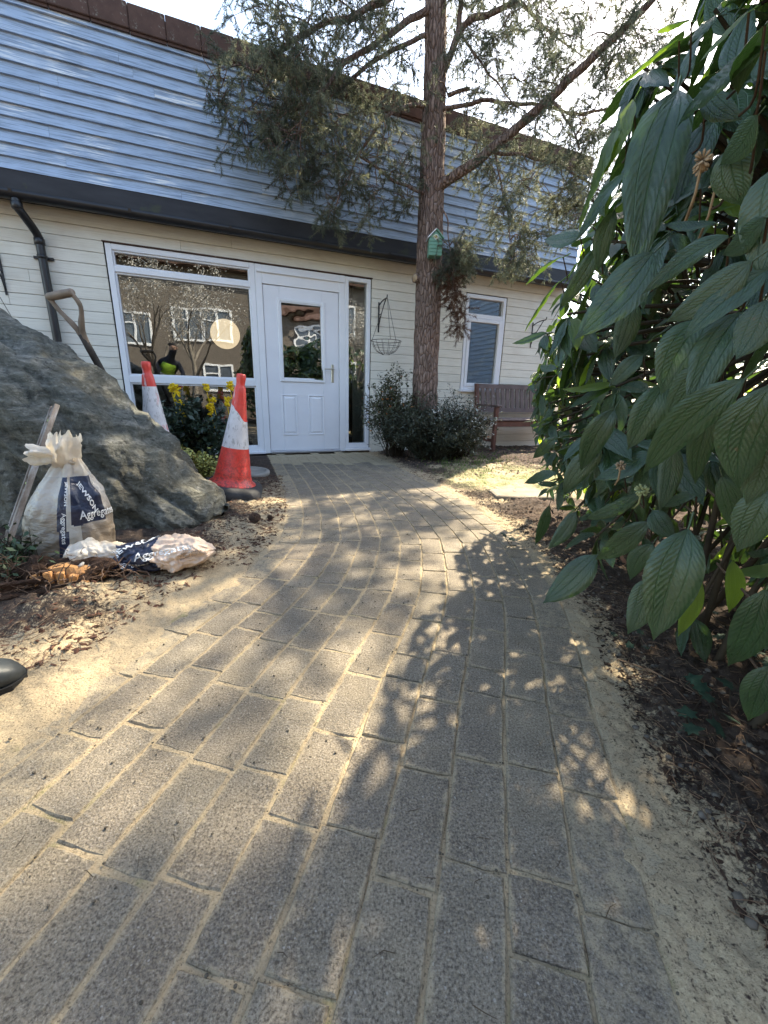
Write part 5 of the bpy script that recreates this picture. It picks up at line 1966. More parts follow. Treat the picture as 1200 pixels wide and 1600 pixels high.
def project(P):
    d_ = P - Vector((0, 0, CAM_H))
    z = d_.dot(_fw)
    if z < .05:
        return None
    return 600 + FPX * d_.dot(RT) / z, 800 - FPX * d_.dot(UP) / z, z
stems = MB()
n_try = 0
while len(leafs) < 7800 and n_try < 60000:
    n_try += 1
    k = rl.choices(range(8), [1.5, 1.8, 1.0, 1.6, 2.0, 1.1, 1.0, 2.2])[0]
    c, r, sc = ELL[k]
    d = Vector((rl.gauss(-.3, 1), rl.gauss(-.15, 1), rl.gauss(.1, .9))).normalized()
    s = rl.choice((rl.uniform(.90, 1.02), rl.uniform(.62, .95)))
    p = Vector((c[0] + d.x * r[0] * s, c[1] + d.y * r[1] * s, c[2] + d.z * r[2] * s))
    if p.z < .12 or any(inside_e(p, j, .62) for j in range(8) if j != k):
        continue
    cdist = math.hypot(p.x, p.y)
    if p.x < .44 or cdist < .62:
        continue
    pj_ = project(p)
    if pj_ and -300 < pj_[1] < 1500:
        if pj_[0] < np.interp(pj_[1], [e[0] for e in EDGE], [e[1] for e in EDGE]) + 40 / pj_[2]:
            continue
        if p.y < np.interp(pj_[0], [800, 900, 1000, 1100, 1200], [1.45, 1.0, .84, .68, .60]) and pj_[0] < 1250:
            continue
    # keep clear of the view over the path
    base_dir = (d * .9 + Vector((0, 0, .35))).normalized()
    size = rl.uniform(.075, .125) * (1.4 if k in (5, 6, 7) else 1.0 if p.y < 1.5 else .82)
    nlv = rl.randint(4, 6)
    a0 = rl.uniform(0, PI)
    ax = base_dir
    o1 = ax.orthogonal().normalized()
    o2_ = ax.cross(o1)
    stems.tube([Vector(c).lerp(p, .55) - vb0, Vector(c).lerp(p, .85) + Vector((0, 0, .01)) - vb0, p + ax * .01 - vb0], [.006, .0045, .003], 5, False)
    for q_ in range(nlv):
        a = a0 + q_ * 2.4
        rd = o1 * math.cos(a) + o2_ * math.sin(a)
        dr_ = (rd * rl.uniform(.7, 1.0) + ax * rl.uniform(.0, .5) + Vector((0, 0, -1)) * rl.uniform(.25, 1.0)).normalized()
        L_ = size * rl.uniform(.75, 1.2)
        nr = (ax * .8 + Vector((0, 0, .7)) + rd * .3 + Vector((rl.gauss(0, .25), rl.gauss(0, .25), 0))).normalized()
        if abs(nr.dot(dr_)) > .95:
            continue
        b = p + dr_ * .014
        me_ = rl.choice(LM) if rl.random() > .06 else rl.choice(LMY)
        leafs.append((leaf_frame(b, b + dr_ * L_, nr), me_, b + dr_ * L_ * .5))
nh = len(HL)
def shown(e):
    Mx, me_, c_ = e
    d_ = c_ - Vector((0, 0, CAM_H))
    z = d_.dot(_fw)
    if z < .1:
        return 0
    x_, y_ = d_.dot(RT) / z * FPX, d_.dot(UP) / z * FPX
    if abs(x_) > 640 or abs(y_) > 840:
        return 0
    return Mx.col[1].length / z
fill = sorted(leafs[nh:], key=shown, reverse=True)
LOW = {}
for me_ in LM:
    LOW[me_.name] = leaf_mesh('leaf', 100 + LM.index(me_), LEAF, nu=4, nv=6, width=(.40, .44, .50, .36)[LM.index(me_) % 4], droop=(.10, .22, .32, .42)[(LM.index(me_) // 2) % 4])
for me_ in LMY:
    LOW[me_.name] = leaf_mesh('leaf', 200 + LMY.index(me_), LEAFY, nu=4, nv=6, width=.38, droop=.2)
indiv = leafs[:nh] + fill[:298 - nh]
restl = fill[298 - nh:]
IM = Matrix.Translation(-vb0)
for Mx, me_, c_ in indiv:
    o = bpy.data.objects.new('leaf', me_)
    COL.objects.link(o)
    o.parent = vib
    o.matrix_local = IM @ Mx
for mats_, sel in ((LEAF, [e for e in restl if e[1] in LM]), (LEAFY, [e for e in restl if e[1] in LMY])):
    VV, FF, UU, off = [], [], [], 0
    cache = {}
    for qi, (Mx, me_, c_) in enumerate(sel):
        if qi > 500:
            me_ = LOW[me_.name]
        if me_.name not in cache:
            n = len(me_.vertices)
            co = np.zeros(n * 3, dtype=np.float32)
            me_.vertices.foreach_get('co', co)
            li = np.zeros(len(me_.loops), dtype=np.int32)
            me_.loops.foreach_get('vertex_index', li)
            uu = np.zeros(len(me_.loops) * 2, dtype=np.float32)
            me_.uv_layers[0].data.foreach_get('uv', uu)
            cache[me_.name] = (co.reshape(-1, 3), li.reshape(-1, 4), uu)
        co, li, uu = cache[me_.name]
        A = np.array(IM @ Mx)
        VV.append(co @ A[:3, :3].T + A[:3, 3])
        FF.append(li + off)
        UU.append(uu)
        off += len(co)
    me2 = raw_mesh('leaf', np.concatenate(VV), np.concatenate(FF), mats_, True)
    ul = me2.uv_layers.new(name='UVMap')
    ul.data.foreach_set('uv', np.concatenate(UU))
    stuff(mkobj('leaf', me2, vib))
print('LEAVES', len(leafs), 'tries', n_try)
# stems: woody, from the ground to the hero leaves
STM = flat('shrub_stem', (.05, .038, .025), .8, .25, .35, 12, .3, 60)
REDS = flat('red_stem', (.060, .035, .020), .5, .4, .3, 12, 0)
for k in range(26):
    c, r, _ = ELL[k % 8]
    b = Vector((c[0] + rl.uniform(-.25, .25), max(.75, c[1] + rl.uniform(-.3, .3)), 0))
    t = Vector((c[0] + rl.uniform(-.6, .5) * r[0], c[1] + rl.uniform(-.5, .6) * r[1], c[2] + rl.uniform(-.3, .5) * r[2]))
    stems.tube([p - vb0 for p in catmull([b, b.lerp(t, .4) + Vector((rl.gauss(0, .05), rl.gauss(0, .05), 0)), t], 5)], list(np.linspace(.011, .005, 11)), 6, False)
stuff(stems.obj('stems', STM, vib))
rs = MB()
for e in leafs[:nh]:
    b = Vector(e[0].translation)
    tgt = b + Vector((.045, .075, -.035))
    rs.tube([p - vb0 for p in catmull([tgt, b.lerp(tgt, .5) + Vector((.01, 0, -.02)), b], 3)], [.0018, .0018, .0017, .0017, .0016, .0015, .0014], 5, False)
stuff(rs.obj('red_stalks', REDS, vib))
BUD = flat('flower_bud', (.34, .24, .15), .8, .2, .3, 40, .3)
BUDG = flat('flower_bud_green', (.30, .32, .16), .8, .2, .3, 40, .3)
for (px, py, Y, R, mt) in ((970, 728, .80, .011, BUD), (1003, 766, .74, .013, BUDG), (1098, 250, .68, .013, BUD), (1120, 285, .66, .010, BUD), (1095, 262, .69, .010, BUD)):
    mb = MB()
    c_ = at(px, py, Y)
    for k in range(34):
        d = Vector((rl.gauss(0, 1), rl.gauss(0, 1), rl.gauss(0, 1))).normalized()
        mb.tube([d * R * .2, d * R * .8, d * R], [R * .06, R * .16, R * .05], 5)
    mb.tube([(0, 0, 0), (.012, .02, -.03), (.03, .06, -.05)], .0018, 5, False)
    mb.obj('flower_bud', mt, vib, c_ - vb0)

# ------------------------------------------------------------------ ivy under the shrub
IVY = Mat('ivy_leaf', .7, .25)
v = IVY.wcoord()
IVY.base(IVY.ramp(IVY.noise(v, 45, 4), [(.35, (.012, .035, .022)), (.7, (.045, .085, .05))]))
IVY.bump(IVY.noise(v, 120, 3), .3, .002)
IVY = IVY.m
def ivy_mesh():
    o_ = [(0, 0), (.18, -.22), (.30, -.08), (.55, -.12), (.42, .18), (.62, .42), (.30, .48), (0, 1.0), (-.30, .48), (-.62, .42), (-.42, .18), (-.55, -.12), (-.30, -.08), (-.18, -.22)]
    vs = [(x, y, -.18 * (x * x + (y - .3) ** 2)) for x, y in o_] + [(0, .3, .05)]
    n = len(o_)
    mb = MB()
    mb.add(vs, [(i, (i + 1) % n, n) for i in range(n)], smooth=True)
    mb.tube([(0, 0, 0), (0, -.5, -.25)], .02, 4, False)
    return mb.mesh('leaf', IVY)
IVM = ivy_mesh()
def ivy(spots, label, size=.034):
    p0 = gp(spots[0][0], spots[0][1], .03)
    t = thing('ivy_plant', label, 'ivy', (p0.x, p0.y, .015), 0, 'ivy sprigs in the soil')
    stem = MB()
    prev = None
    for (px, py) in spots:
        p = gp(px, py, .045)
        q = Vector((p.x - p0.x, p.y - p0.y, .02 + rl.uniform(0, .03)))
        o = mkobj('leaf', IVM, t, q, (rl.uniform(.1, .6), rl.uniform(-.3, .3), rl.uniform(0, 6.28)))
        s_ = size * rl.uniform(.75, 1.2)
        o.scale = (s_, s_, s_)
        if prev is not None:
            stem.tube(catmull([prev, prev.lerp(q, .5) + Vector((0, 0, -.012)), q - Vector((0, 0, .012))], 3), .0015, 4, False)
        prev = q - Vector((0, 0, .012))
    stem.obj('stem', STM, t)
ivy([(1080, 1060), (1100, 1085), (1076, 1112), (1072, 1142), (1125, 1150), (1110, 1100), (1145, 1120), (1140, 1080)], 'ivy sprig with lobed dark leaves on the soil at the right edge')
ivy([(960, 1000), (985, 1008), (1000, 995), (1010, 1010)], 'small ivy sprig on the soil below the hanging ribbed leaf', .022)
ivy([(795, 850), (800, 842), (790, 843), (803, 855)], 'tiny ivy sprig at the path edge beside the far end of the evergreen shrub', .035)
ivy([(1150, 1010), (1170, 1020), (1190, 1005), (1120, 1000), (1165, 985), (1195, 1040), (1110, 960), (1140, 950)], 'ivy under the evergreen shrub, deep in its shade', .042)

# ------------------------------------------------------------------ shrubs at the foot of the pine
def small_leaf(name, c0, c1, rough=.5):
    m = Mat(name, rough, .4)
    m.base(m.ramp(m.noise(m.wcoord(), 22, 4, .7), [(.3, c0), (.7, c1)]))
    return m.m
def twiggy(name, label, loc, rx, ry, h, nst, nleaf, lsize, mats, seed, spread=1.0, lw=.35, lean=(0, 0), minz=.12, frac=(1,), cat='shrub'):
    r = random.Random(seed)
    t = thing(name, label, cat, loc)
    mb = MB()
    tips = []
    for k in range(nst):
        a = r.uniform(0, 2 * PI)
        rr = r.uniform(0, .25)
        p = Vector((rx * rr * math.cos(a), ry * rr * math.sin(a), -.02))
        q = math.sqrt(r.random()) * spread
        e = Vector((rx * q * math.cos(a) + lean[0], ry * q * math.sin(a) + lean[1], h * r.uniform(.45, 1.0) * (1 - .45 * q)))
        pts = catmull([p, p.lerp(e, .5) + Vector((r.gauss(0, .03), r.gauss(0, .03), h * .10)), e], 5)
        mb.tube(pts, list(np.linspace(.006, .0018, len(pts))), 4, False)
        for i in range(2, len(pts)):
            tips.append((pts[i], (pts[i] - pts[i - 1]).normalized()))
            if r.random() < .7:
                d = (tips[-1][1] + Vector((r.gauss(0, .8), r.gauss(0, .8), r.gauss(.1, .6)))).normalized()
                e2 = pts[i] + d * r.uniform(.05, .15)
                mb.tube([pts[i], e2], [.0018, .001], 3, False)
                tips.append((pts[i].lerp(e2, .5), d))
                tips.append((e2, d))
    stuff(mb.obj('stems', STM, t))
    for mi, (mt, fr) in enumerate(zip(mats, frac)):
        n = int(nleaf * fr)
        V = np.zeros((n * 4, 3))
        for k in range(n):
            for _ in range(8):
                b, d = r.choice(tips)
                if b.z > minz * r.random():
                    break
            d = (d * .5 + Vector((r.gauss(0, 1), r.gauss(0, 1), r.gauss(0, .7)))).normalized()
            c = b + Vector((r.gauss(0, .02), r.gauss(0, .02), r.gauss(0, .02)))
            L_ = lsize * r.uniform(.6, 1.3)
            w_ = d.cross(Vector((r.gauss(0, .5), r.gauss(0, .5), 1))).normalized() * L_ * lw
            V[k * 4:k * 4 + 4] = [c, c + d * L_ * .5 + w_, c + d * L_, c + d * L_ * .5 - w_]
        stuff(mkobj('foliage', raw_mesh('foliage', V, np.arange(n * 4).reshape(-1, 4), mt), t))
    return t, tips
G1 = small_leaf('nandina_leaf', (.05, .06, .03), (.13, .13, .07))
G2 = small_leaf('dark_needle_leaf', (.026, .036, .024), (.085, .095, .062))
G3 = small_leaf('silver_leaf', (.30, .31, .27), (.62, .62, .57), .4)
G4 = small_leaf('red_leaf', (.30, .09, .04), (.55, .22, .05))
p = wp(612, 700, 4.62)
twiggy('twiggy_shrub', 'tall thin twiggy shrub with small leaves left of the pine trunk', (hw(2.03, -.62).x, hw(2.03, -.62).y, 0), .44, .28, 1.18, 90, 6500, .034, [G1, G4], 61, .9, .3, (0, 0), .5, (1, .02))
j = hw(2.33, -.98)
twiggy('juniper_shrub', 'dense dark spreading shrub at the foot of the pine', (j.x, j.y, 0), .62, .42, .74, 240, 34000, .042, [G2], 62, 1.0, .12)
j = hw(2.66, -.98)
twiggy('silvery_shrub', 'bushy shrub with tiny silvery white leaves right of the pine trunk', (j.x, j.y, 0), .46, .36, .86, 130, 9000, .026, [G3, G2, G4], 63, 1.0, .33, (-.05, -.05), .3, (.40, .75, .015))
# mahonia with yellow spikes
G5 = small_leaf('mahonia_leaf', (.020, .040, .028), (.065, .10, .065), .35)
YEL = flat('yellow_flower', (.80, .56, .02), .6, .3, .2, 60, 0)
mh = at(300, 715, 3.55)
mloc = (mh.x, 3.62, 0)
t, tips = twiggy('mahonia_shrub', 'dark leafy shrub with yellow flower spikes in front of the big window', mloc, .42, .30, .74, 46, 5200, .055, [G5], 64, 1.0, .26, (0, 0), .3)
rf = random.Random(8)
for (px, py, n, s_) in ((275, 612, 30, .05), (281, 632, 16, .035), (283, 648, 8, .02), (323, 606, 10, .03), (330, 640, 24, .045), (360, 604, 12, .035), (355, 628, 12, .035), (333, 625, 8, .02), (268, 606, 10, .03)):
    c = at(px, py, 3.55)
    mb = MB()
    for k in range(n * 2):
        q_ = Vector((rf.gauss(0, .011), rf.gauss(0, .014), rf.uniform(-s_, s_)))
        r_ = rf.uniform(.009, .015)
        mb.lathe([(.001, -r_ * .7), (r_, 0), (r_ * .7, r_ * .8)], 5, Matrix.Translation(q_))
    mb.tube([(0, 0, s_), (0, 0, -s_ - .02), (.01, .02, -s_ - .12)], .003, 4, False)
    mb.obj('flower_spike', YEL, t, c - Vector(mloc))
G6 = small_leaf('yellow_green_leaf', (.26, .28, .06), (.52, .50, .16))
q = gp(300, 740)
twiggy('spurge_plant', 'low yellow green plant between the boulder and the right cone', (at(297, 730, 3.2).x, 3.22, 0), .22, .17, .26, 60, 3400, .026, [G6], 65, 1.0, .4, (0, 0), .02, cat='plant')
# weeds at the left edge
G7 = small_leaf('weed_leaf', (.020, .045, .018), (.06, .10, .035))
twiggy('weeds', 'low dark green weeds at the left edge below the spirit level', (gp(18, 915).x - .05, gp(18, 915).y + .03, .02), .20, .17, .12, 60, 1500, .032, [G7], 66, 1.0, .22, (0, 0), .0, cat='plant')

# ================================================================== LITTER AND STONES
def scatter(name, n, region, mk, mat, label=None, seed=0):
    r = random.Random(seed)
    mb = MB()
    pts = []
    X, Y = [], []
    while len(X) < n:
        x, y = region(r)
        X.append(x)
        Y.append(y)
    Z = surf(np.array([X]), np.array([Y]))[0][0]
    for x, y, z in zip(X, Y, Z):
        mk(mb, Vector((x, y, float(z))), r)
    return stuff(mb.obj(name, mat))
def chip(mb, p, r, s=.012):
    s = s * r.uniform(.4, 1.5)
    d = Vector((r.gauss(0, 1), r.gauss(0, 1), r.gauss(0, .25))).normalized()
    w_ = d.cross(Vector((r.gauss(0, .3), r.gauss(0, .3), 1))).normalized()
    u_ = w_.cross(d)
    a, b, c = d * s, w_ * s * r.uniform(.2, .6), u_ * s * .18
    q = p + Vector((0, 0, s * .15))
    vs = [q - a - b * .5, q + a * .6 - b, q + a + b * .3, q - a * .5 + b, q - a * .8 + c, q + a * .6 + c]
    mb.add(vs, [(0, 1, 5, 4), (1, 2, 5), (2, 3, 4, 5), (3, 0, 4), (0, 3, 2, 1)])
def twig(mb, p, r, L_=.05, rr=.0011):
    a = r.uniform(0, 2 * PI)
    L_ = L_ * r.uniform(.3, 1.5)
    d = Vector((math.cos(a), math.sin(a), r.uniform(-.05, .15)))
    q = p + Vector((0, 0, .003))
    mb.tube([q, q + d * L_ * .5 + Vector((r.gauss(0, .1) * L_, r.gauss(0, .1) * L_, .002)), q + d * L_], [rr, rr, rr * .5], 3, False)
def pebble(mb, p, r, s=.006):
    s = s * r.uniform(.5, 1.8)
    Mx = Matrix.Translation(p + Vector((0, 0, s * .2))) @ Euler((r.gauss(0, .3), r.gauss(0, .3), r.uniform(0, 6))).to_matrix().to_4x4()
    mb.lathe([(s * .5, -s * .5), (s * 1.1, 0), (s * .8, s * .45), (s * .2, s * .6)], 6, Mx)
def reg_right(r):
    y = r.uniform(.15, 1.0) ** 1.4 * 3.0 + .15
    i = int(np.argmin(np.abs(CLA[:, 1] - y)))
    return CLA[i, 0] + RIGHT_W + .07 + abs(r.gauss(0, .32)) + .10 * max(0, 1 - y), y
def reg_left(r):
    y = r.uniform(.9, 3.6)
    i = int(np.argmin(np.abs(CLA[:, 1] - y)))
    return CLA[i, 0] - LEFT_W * 1.02 - abs(r.gauss(0, .25)) - (.12 if y < 1.6 else 0), y
def reg_far(r):
    a, b = r.uniform(1.7, 4.4), r.uniform(-2.0, -.1)
    q = hw(a, b)
    return q.x, q.y
def reg_path(r):
    i = r.randrange(30, len(CLA))
    o_ = r.uniform(-RIGHT_W, LEFT_W)
    return CLA[i, 0] + NOR[i, 0] * o_, CLA[i, 1] + NOR[i, 1] * o_
DK = flat('dark_bark_chip', (.045, .028, .020), .9, .15, .5, 20, 0)
TAN_ = flat('dry_litter', (.20, .13, .085), .85, .2, .5, 20, 0)
PEB = flat('pebble_grey', (.11, .095, .078), .8, .3, .4, 30, 0)
scatter('bark_litter', 4200, reg_right, lambda mb, p, r: chip(mb, p, r, .0075), DK, seed=1)
scatter('dry_twigs', 1500, reg_right, lambda mb, p, r: twig(mb, p, r, .04, .0008), TAN_, seed=2)
scatter('pebbles', 420, reg_right, lambda mb, p, r: pebble(mb, p, r, .0045), PEB, seed=3)
scatter('bark_litter', 1700, reg_left, lambda mb, p, r: chip(mb, p, r, .010), flat('red_bark_chip', (.10, .05, .035), .9, .15, .5, 20, 0), seed=4)
scatter('dry_twigs', 900, reg_left, lambda mb, p, r: twig(mb, p, r, .045, .001), TAN_, seed=5)
scatter('bark_litter', 2200, reg_far, lambda mb, p, r: chip(mb, p, r, .014), TAN_, seed=6)
scatter('grit', 1500, reg_path, lambda mb, p, r: pebble(mb, p + Vector((0, 0, .004)), r, .0017), flat('grit_dark', (.10, .085, .065), .9, .2, .5, 40, 0), seed=7)
scatter('fallen_needles', 260, reg_path, lambda mb, p, r: twig(mb, p + Vector((0, 0, .006)), r, .022, .0006), flat('needle_litter', (.075, .05, .03), .9, .2, .4, 40, 0), seed=8)
def tuft(mb, p, r):
    for k in range(7):
        a = r.uniform(0, 2 * PI)
        d = Vector((math.cos(a) * .5, math.sin(a) * .5, 1)) * r.uniform(.015, .04)
        w_ = Vector((-math.sin(a), math.cos(a), 0)) * .0018
        mb.add([p - w_, p + w_, p + d], [(0, 1, 2)])
def reg_grass(r):
    q = gp(r.gauss(740, 34), r.gauss(722, 10))
    return q.x, q.y
scatter('grass_tufts', 500, reg_grass, tuft, flat('grass_blade', (.14, .20, .05), .7, .2, .35, 6, 0), seed=9)
# pine cones near the path
CONE = flat('pine_cone_scale', (.075, .045, .030), .85, .2, .4, 60, .3)
for i, (px, py, lb) in enumerate(((398, 812, 'pine cone on the soil left of the path, the larger of two'), (420, 808, 'small pine cone beside the larger one, nearer the path'))):
    mb = MB()
    s_ = .030 if i == 0 else .018
    for a in range(9):
        for k in range(9):
            th = 2 * PI * k / 9 + a * .35
            r_ = s_ * math.sin(PI * (a + .8) / 10)
            z = s_ * 1.6 * a / 9
            c_, q_ = math.cos(th), math.sin(th)
            w_ = Vector((-q_, c_, 0)) * s_ * .22
            b_ = Vector((c_ * r_ * .4, q_ * r_ * .4, z))
            tp_ = Vector((c_ * r_ * 1.15, q_ * r_ * 1.15, z + s_ * .22))
            mb.add([b_ - w_, b_ + w_, tp_ + w_ * .8, tp_ - w_ * .8, b_ + Vector((0, 0, s_ * .12))], [(0, 1, 2, 3), (3, 2, 4), (0, 3, 4), (1, 4, 2)])
    g_ = gp(px, py, .02)
    o = mb.obj('pine_cone', CONE, None, (g_.x, g_.y, ground_z(g_.x, g_.y) + .004), (.5, .2, i))
    tag(o, lb, 'pine cone', 'pine cones on the soil')
# dead leaf under the shrub
q = gp(968, 885, .05)
vs, uv, fs = leaf_verts(5, 4, 6, .5, -.2, .3)
mb = MB()
mb.add([Vector(v_) * .06 for v_ in vs], fs, smooth=True)
tag(mb.obj('dead_leaf', flat('dead_leaf_brown', (.22, .12, .085), .8, .2, .3, 30, .2), None, (q.x + .03, q.y, .06), (.9, .3, 1.9)), 'curled brown dead leaf under the evergreen shrub', 'leaf')
mb = MB()
g0, g1 = gp(965, 1030, .02), gp(1090, 1085, .02)
mb.tube(catmull([g0, g0.lerp(g1, .5) + Vector((0, .01, .004)), g1], 5), .0018, 5, False)
tag(mb.obj('dry_stalk', TAN_), 'long thin dry stalk lying on the soil before the ivy sprig', 'stalk')

# ================================================================== PERSON (stooping beside the camera, boot in view)
BOOT = flat('boot_rubber', (.035, .042, .045), .5, .4, .35, 12, .3, 60)
TRO = flat('dark_trousers', (.03, .035, .05), .85, .2, .3, 20, .3)
VEST = flat('hi_vis_green', (.45, .75, .08), .7, .3, .15, 10, .2)
NAVS = flat('navy_sleeve', (.02, .025, .05), .85, .2, .3, 20, .3)
SKIN = flat('skin', (.50, .30, .22), .55, .35, .1, 20, 0)
HAIR = flat('dark_hair', (.02, .015, .012), .7, .3, .3, 60, .4)
REFL = flat('grey_band', (.62, .63, .62), .4, .5, .05, 10, 0)
pr = Vector((*((WX * -.85 + WY * .55).xy), 0))
person = thing('person', 'stooping person in green hi-vis vest and dark boots, one boot toe at the left edge', 'person', pr, HOUSE)
def skin_obj(name, nodes, edges, mat, lv=2, root=0):
    me = bpy.data.meshes.new(name)
    me.from_pydata([n[:3] for n in nodes], edges, [])
    o = mkobj(name, me, person)
    sk_ = o.modifiers.new('skin', 'SKIN')
    for i, n in enumerate(nodes):
        r = n[3] if not isinstance(n[3], tuple) else n[3]
        me.skin_vertices[0].data[i].radius = (r, r) if not isinstance(r, tuple) else r
    me.skin_vertices[0].data[root].use_root = True
    sk_.use_smooth_shade = True
    sb = o.modifiers.new('sub', 'SUBSURF')
    sb.levels = sb.render_levels = lv
    me.materials.append(mat)
    return o
# local axes: x along the wall, y towards the house
Npx = [(0.05, .0, .88, .13), (.12, .08, 1.02, .13), (.20, .18, 1.18, (.16, .12)), (.25, .26, 1.30, .07), (.28, .31, 1.37, .055), (.31, .36, 1.44, (.075, .085)), (.325, .39, 1.51, (.07, .08)),
       (-.02, .10, .84, .095), (.08, .42, .56, .07), (.07, .50, .14, .048),
       (.12, -.08, .84, .095), (.14, -.20, .48, .068), (.10, -.42, .16, .048),
       (.05, .22, 1.20, .07), (-.02, .38, .98, .045), (.06, .56, .86, .034),
       (.37, .12, 1.20, .07), (.46, .30, 1.00, .045), (.34, .50, .88, .034)]
Epx = [(0, 1), (1, 2), (2, 3), (3, 4), (4, 5), (5, 6), (0, 7), (7, 8), (8, 9), (0, 10), (10, 11), (11, 12), (2, 13), (13, 14), (14, 15), (2, 16), (16, 17), (17, 18)]
body = skin_obj('body', Npx, Epx, TRO)
for (wr, nx_) in (((.06, .56, .86), (.03, .09, -.03)), ((.34, .50, .88), (-.02, .09, -.03))):
    w_ = Vector(wr)
    d = Vector(nx_).normalized()
    s_ = Vector((1, 0, 0))
    nd = [(*w_, .022), (*(w_ + d * .05), .028)]
    ed = [(0, 1)]
    for f_, (off, ln) in enumerate(((-.027, .062), (-.009, .072), (.009, .068), (.027, .055))):
        b = w_ + d * .07 + s_ * off
        i0 = len(nd)
        nd += [(*b, .0095), (*(b + d * ln * .5 + Vector((0, 0, -.006))), .0088), (*(b + d * ln * .85 + Vector((0, 0, -.028))), .008)]
        ed += [(1, i0), (i0, i0 + 1), (i0 + 1, i0 + 2)]
    i0 = len(nd)
    b = w_ + d * .03 + s_ * (.036 if nx_[0] > 0 else -.036)
    nd += [(*b, .011), (*(b + d * .04 + s_ * (.014 if nx_[0] > 0 else -.014) + Vector((0, 0, -.012))), .009)]
    ed += [(1, i0), (i0, i0 + 1)]
    skin_obj('hand', nd, ed, SKIN, 2)
skin_obj('head', [(.285, .315, 1.38, .052), (.30, .345, 1.43, (.070, .082)), (.315, .375, 1.50, (.078, .092)), (.322, .388, 1.545, (.06, .07))], [(0, 1), (1, 2), (2, 3)], SKIN, 2)
skin_obj('hair', [(.300, .350, 1.49, (.082, .092)), (.312, .365, 1.545, (.080, .086)), (.318, .375, 1.57, (.055, .06))], [(0, 1), (1, 2)], HAIR, 2)
mb = MB()
for (x, y, z, r) in ((.335, .468, 1.455, .012), (.268, .40, 1.485, .016), (.392, .385, 1.485, .016)):
    mb.lathe([(r * .3, -r * 1.4), (r, -r * .3), (r * .8, r), (.001, r * 1.3)], 8, Matrix.Translation((x, y, z)))
mb.obj('nose_and_ears', SKIN, person)
mb = MB()
for x in (.305, .358):
    mb.lathe([(.001, -.006), (.007, 0), (.001, .006)], 8, Matrix.Translation((x, .458, 1.488)))
mb.obj('eyes', HAIR, person)
mb = MB()
mb.tube([(.312, .452, 1.425), (.332, .458, 1.422), (.352, .450, 1.425)], .004, 6)
mb.obj('mouth', flat('lips', (.35, .14, .11), .6), person)
skin_obj('hi_vis_vest', [(.05, .0, .90, .148), (.12, .08, 1.03, .148), (.195, .17, 1.17, (.19, .14)), (.235, .235, 1.255, (.11, .09))], [(0, 1), (1, 2), (2, 3)], VEST, 2)
mb = MB()
for k in (0, 1):
    c_ = Vector((.07 + .045 * k * 1.6, .022 + .045 * k * 1.6, .935 + .10 * k))
    ax_ = Vector((.07, .08, .14)).normalized()
    qm = Matrix.Translation(c_) @ ax_.to_track_quat('Z', 'Y').to_matrix().to_4x4()
    mb.lathe([(.151, -.022), (.154, -.020), (.154, .020), (.151, .022)], 24, qm)
mb.obj('reflective_band', REFL, person)
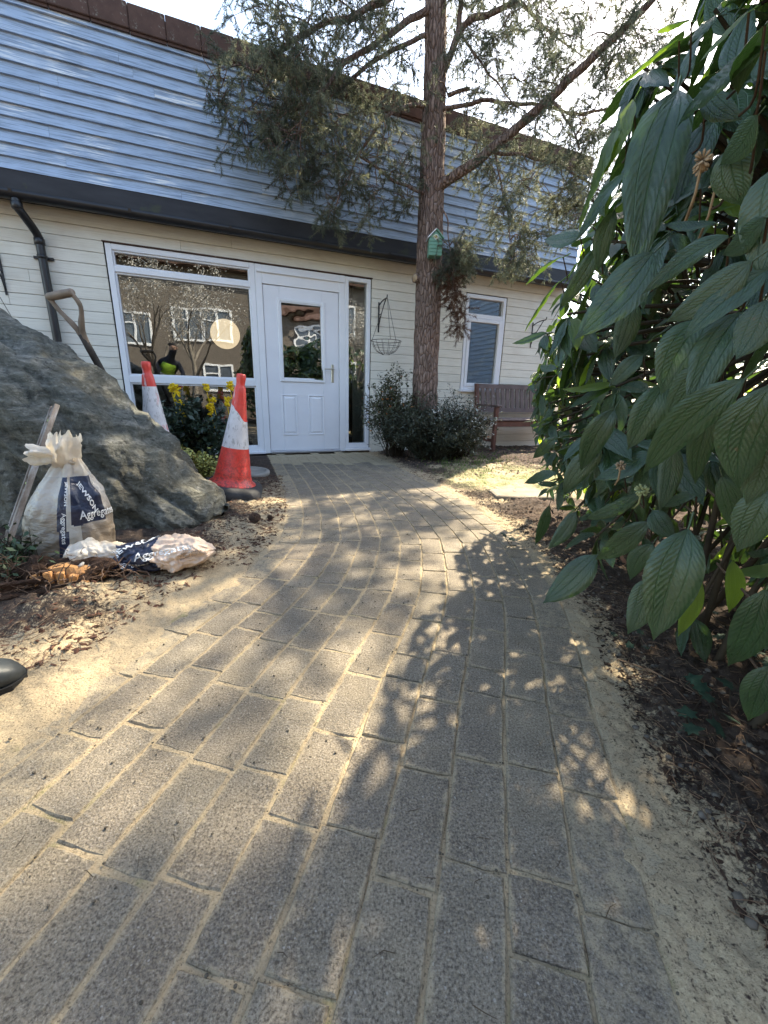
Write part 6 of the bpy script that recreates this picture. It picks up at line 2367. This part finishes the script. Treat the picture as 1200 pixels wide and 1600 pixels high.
def boot(ankle, toe, nm='boot'):
    a, t = Vector(ankle), Vector(toe)
    d = (t - a)
    d.z = 0
    d.normalize()
    s_ = Vector((-d.y, d.x, 0))
    L_ = .30
    heel = t - d * L_
    heel.z = t.z = 0
    mb = MB()
    vs, fs = [], []
    st_n, n = 26, 18
    for i in range(st_n + 1):
        u = i / st_n
        wv = np.interp(u, [0, .06, .25, .5, .72, .9, .97, 1], [.010, .034, .036, .038, .050, .042, .024, .004])
        hv = np.interp(u, [0, .06, .3, .42, .6, .8, .93, 1], [.03, .10, .13, .105, .082, .066, .046, .02])
        for k in range(n):
            th = 2 * PI * k / n
            c_, q_ = math.cos(th), math.sin(th)
            x = math.copysign(abs(c_) ** .8, c_) * wv * (1.08 if q_ < -.2 else 1)
            z = (hv * .5) * (1 + math.copysign(abs(q_) ** .75, q_))
            vs.append(heel + d * L_ * u + s_ * x + Vector((0, 0, z + .012)))
    for i in range(st_n):
        for k in range(n):
            fs.append((i * n + k, i * n + (k + 1) % n, (i + 1) * n + (k + 1) % n, (i + 1) * n + k))
    mb.add(vs, fs, smooth=True)
    sh0 = heel + d * .085
    mb.tube([sh0 + Vector((0, 0, .05)), sh0 + Vector((0, 0, .12)), sh0.lerp(Vector((a.x, a.y, 0)), .6) + Vector((0, 0, .24)), Vector((a.x, a.y, 0)) + Vector((0, 0, .34))], [.050, .054, .058, .066], 16)
    b_ = mb.obj(nm, BOOT, person)
    mb = MB()
    vs = []
    ot = []
    for i in range(21):
        u = i / 20
        ot.append((u, np.interp(u, [0, .06, .25, .5, .72, .9, .97, 1], [.016, .040, .041, .042, .056, .048, .030, .012])))
    ring = [heel + d * (L_ * 1.01 * u - .002) + s_ * w_ for u, w_ in ot] + [heel + d * (L_ * 1.01 * u - .002) - s_ * w_ for u, w_ in ot[::-1]]
    n = len(ring)
    mb.add([p_ for p_ in ring] + [p_ + Vector((0, 0, .022)) for p_ in ring], [(i, (i + 1) % n, n + (i + 1) % n, n + i) for i in range(n)] + [tuple(range(n))[::-1], tuple(n + i for i in range(n))])
    mb.obj('sole', flat('boot_sole', (.02, .02, .02), .7, .3, .3, 30, .3), b_)
# front boot toe surveyed at the left edge
tw_ = gp(40, 1044, .03)
def loc_of(P):
    d = Vector((P.x - pr.x, P.y - pr.y, 0))
    return (d.dot(WX), d.dot(WY), 0)
T = loc_of(tw_)
boot((.07 , .50, 0), (T[0] + .0, T[1] + .0, 0))
boot((.10, -.42, 0), (.20, -.22, 0))

# ================================================================== FAR GREENERY beyond the end of the house
G8 = small_leaf('hedge_leaf', (.03, .06, .02), (.08, .12, .04))
rh = random.Random(9)
V = np.zeros((26000 * 4, 3))
for k in range(26000):
    p = Vector((rh.uniform(5.0, 22), rh.uniform(9.0, 10.5), 0))
    p.z = rh.uniform(0, 2.7 + .35 * mn.noise(Vector((p.x * .8, 0, 0))))
    d = Vector((rh.gauss(0, 1), rh.gauss(0, 1), rh.gauss(0, 1))).normalized() * .07
    w_ = d.orthogonal().normalized() * .035
    V[k * 4:k * 4 + 4] = [p - d, p + w_, p + d, p - w_]
hd = thing('hedge', 'green hedge far beyond the end of the house, behind the evergreen shrub', 'hedge', (13, 10, 0))
stuff(mkobj('foliage', raw_mesh('foliage', V - np.array([13, 10, 0]), np.arange(len(V)).reshape(-1, 4), G8), hd))
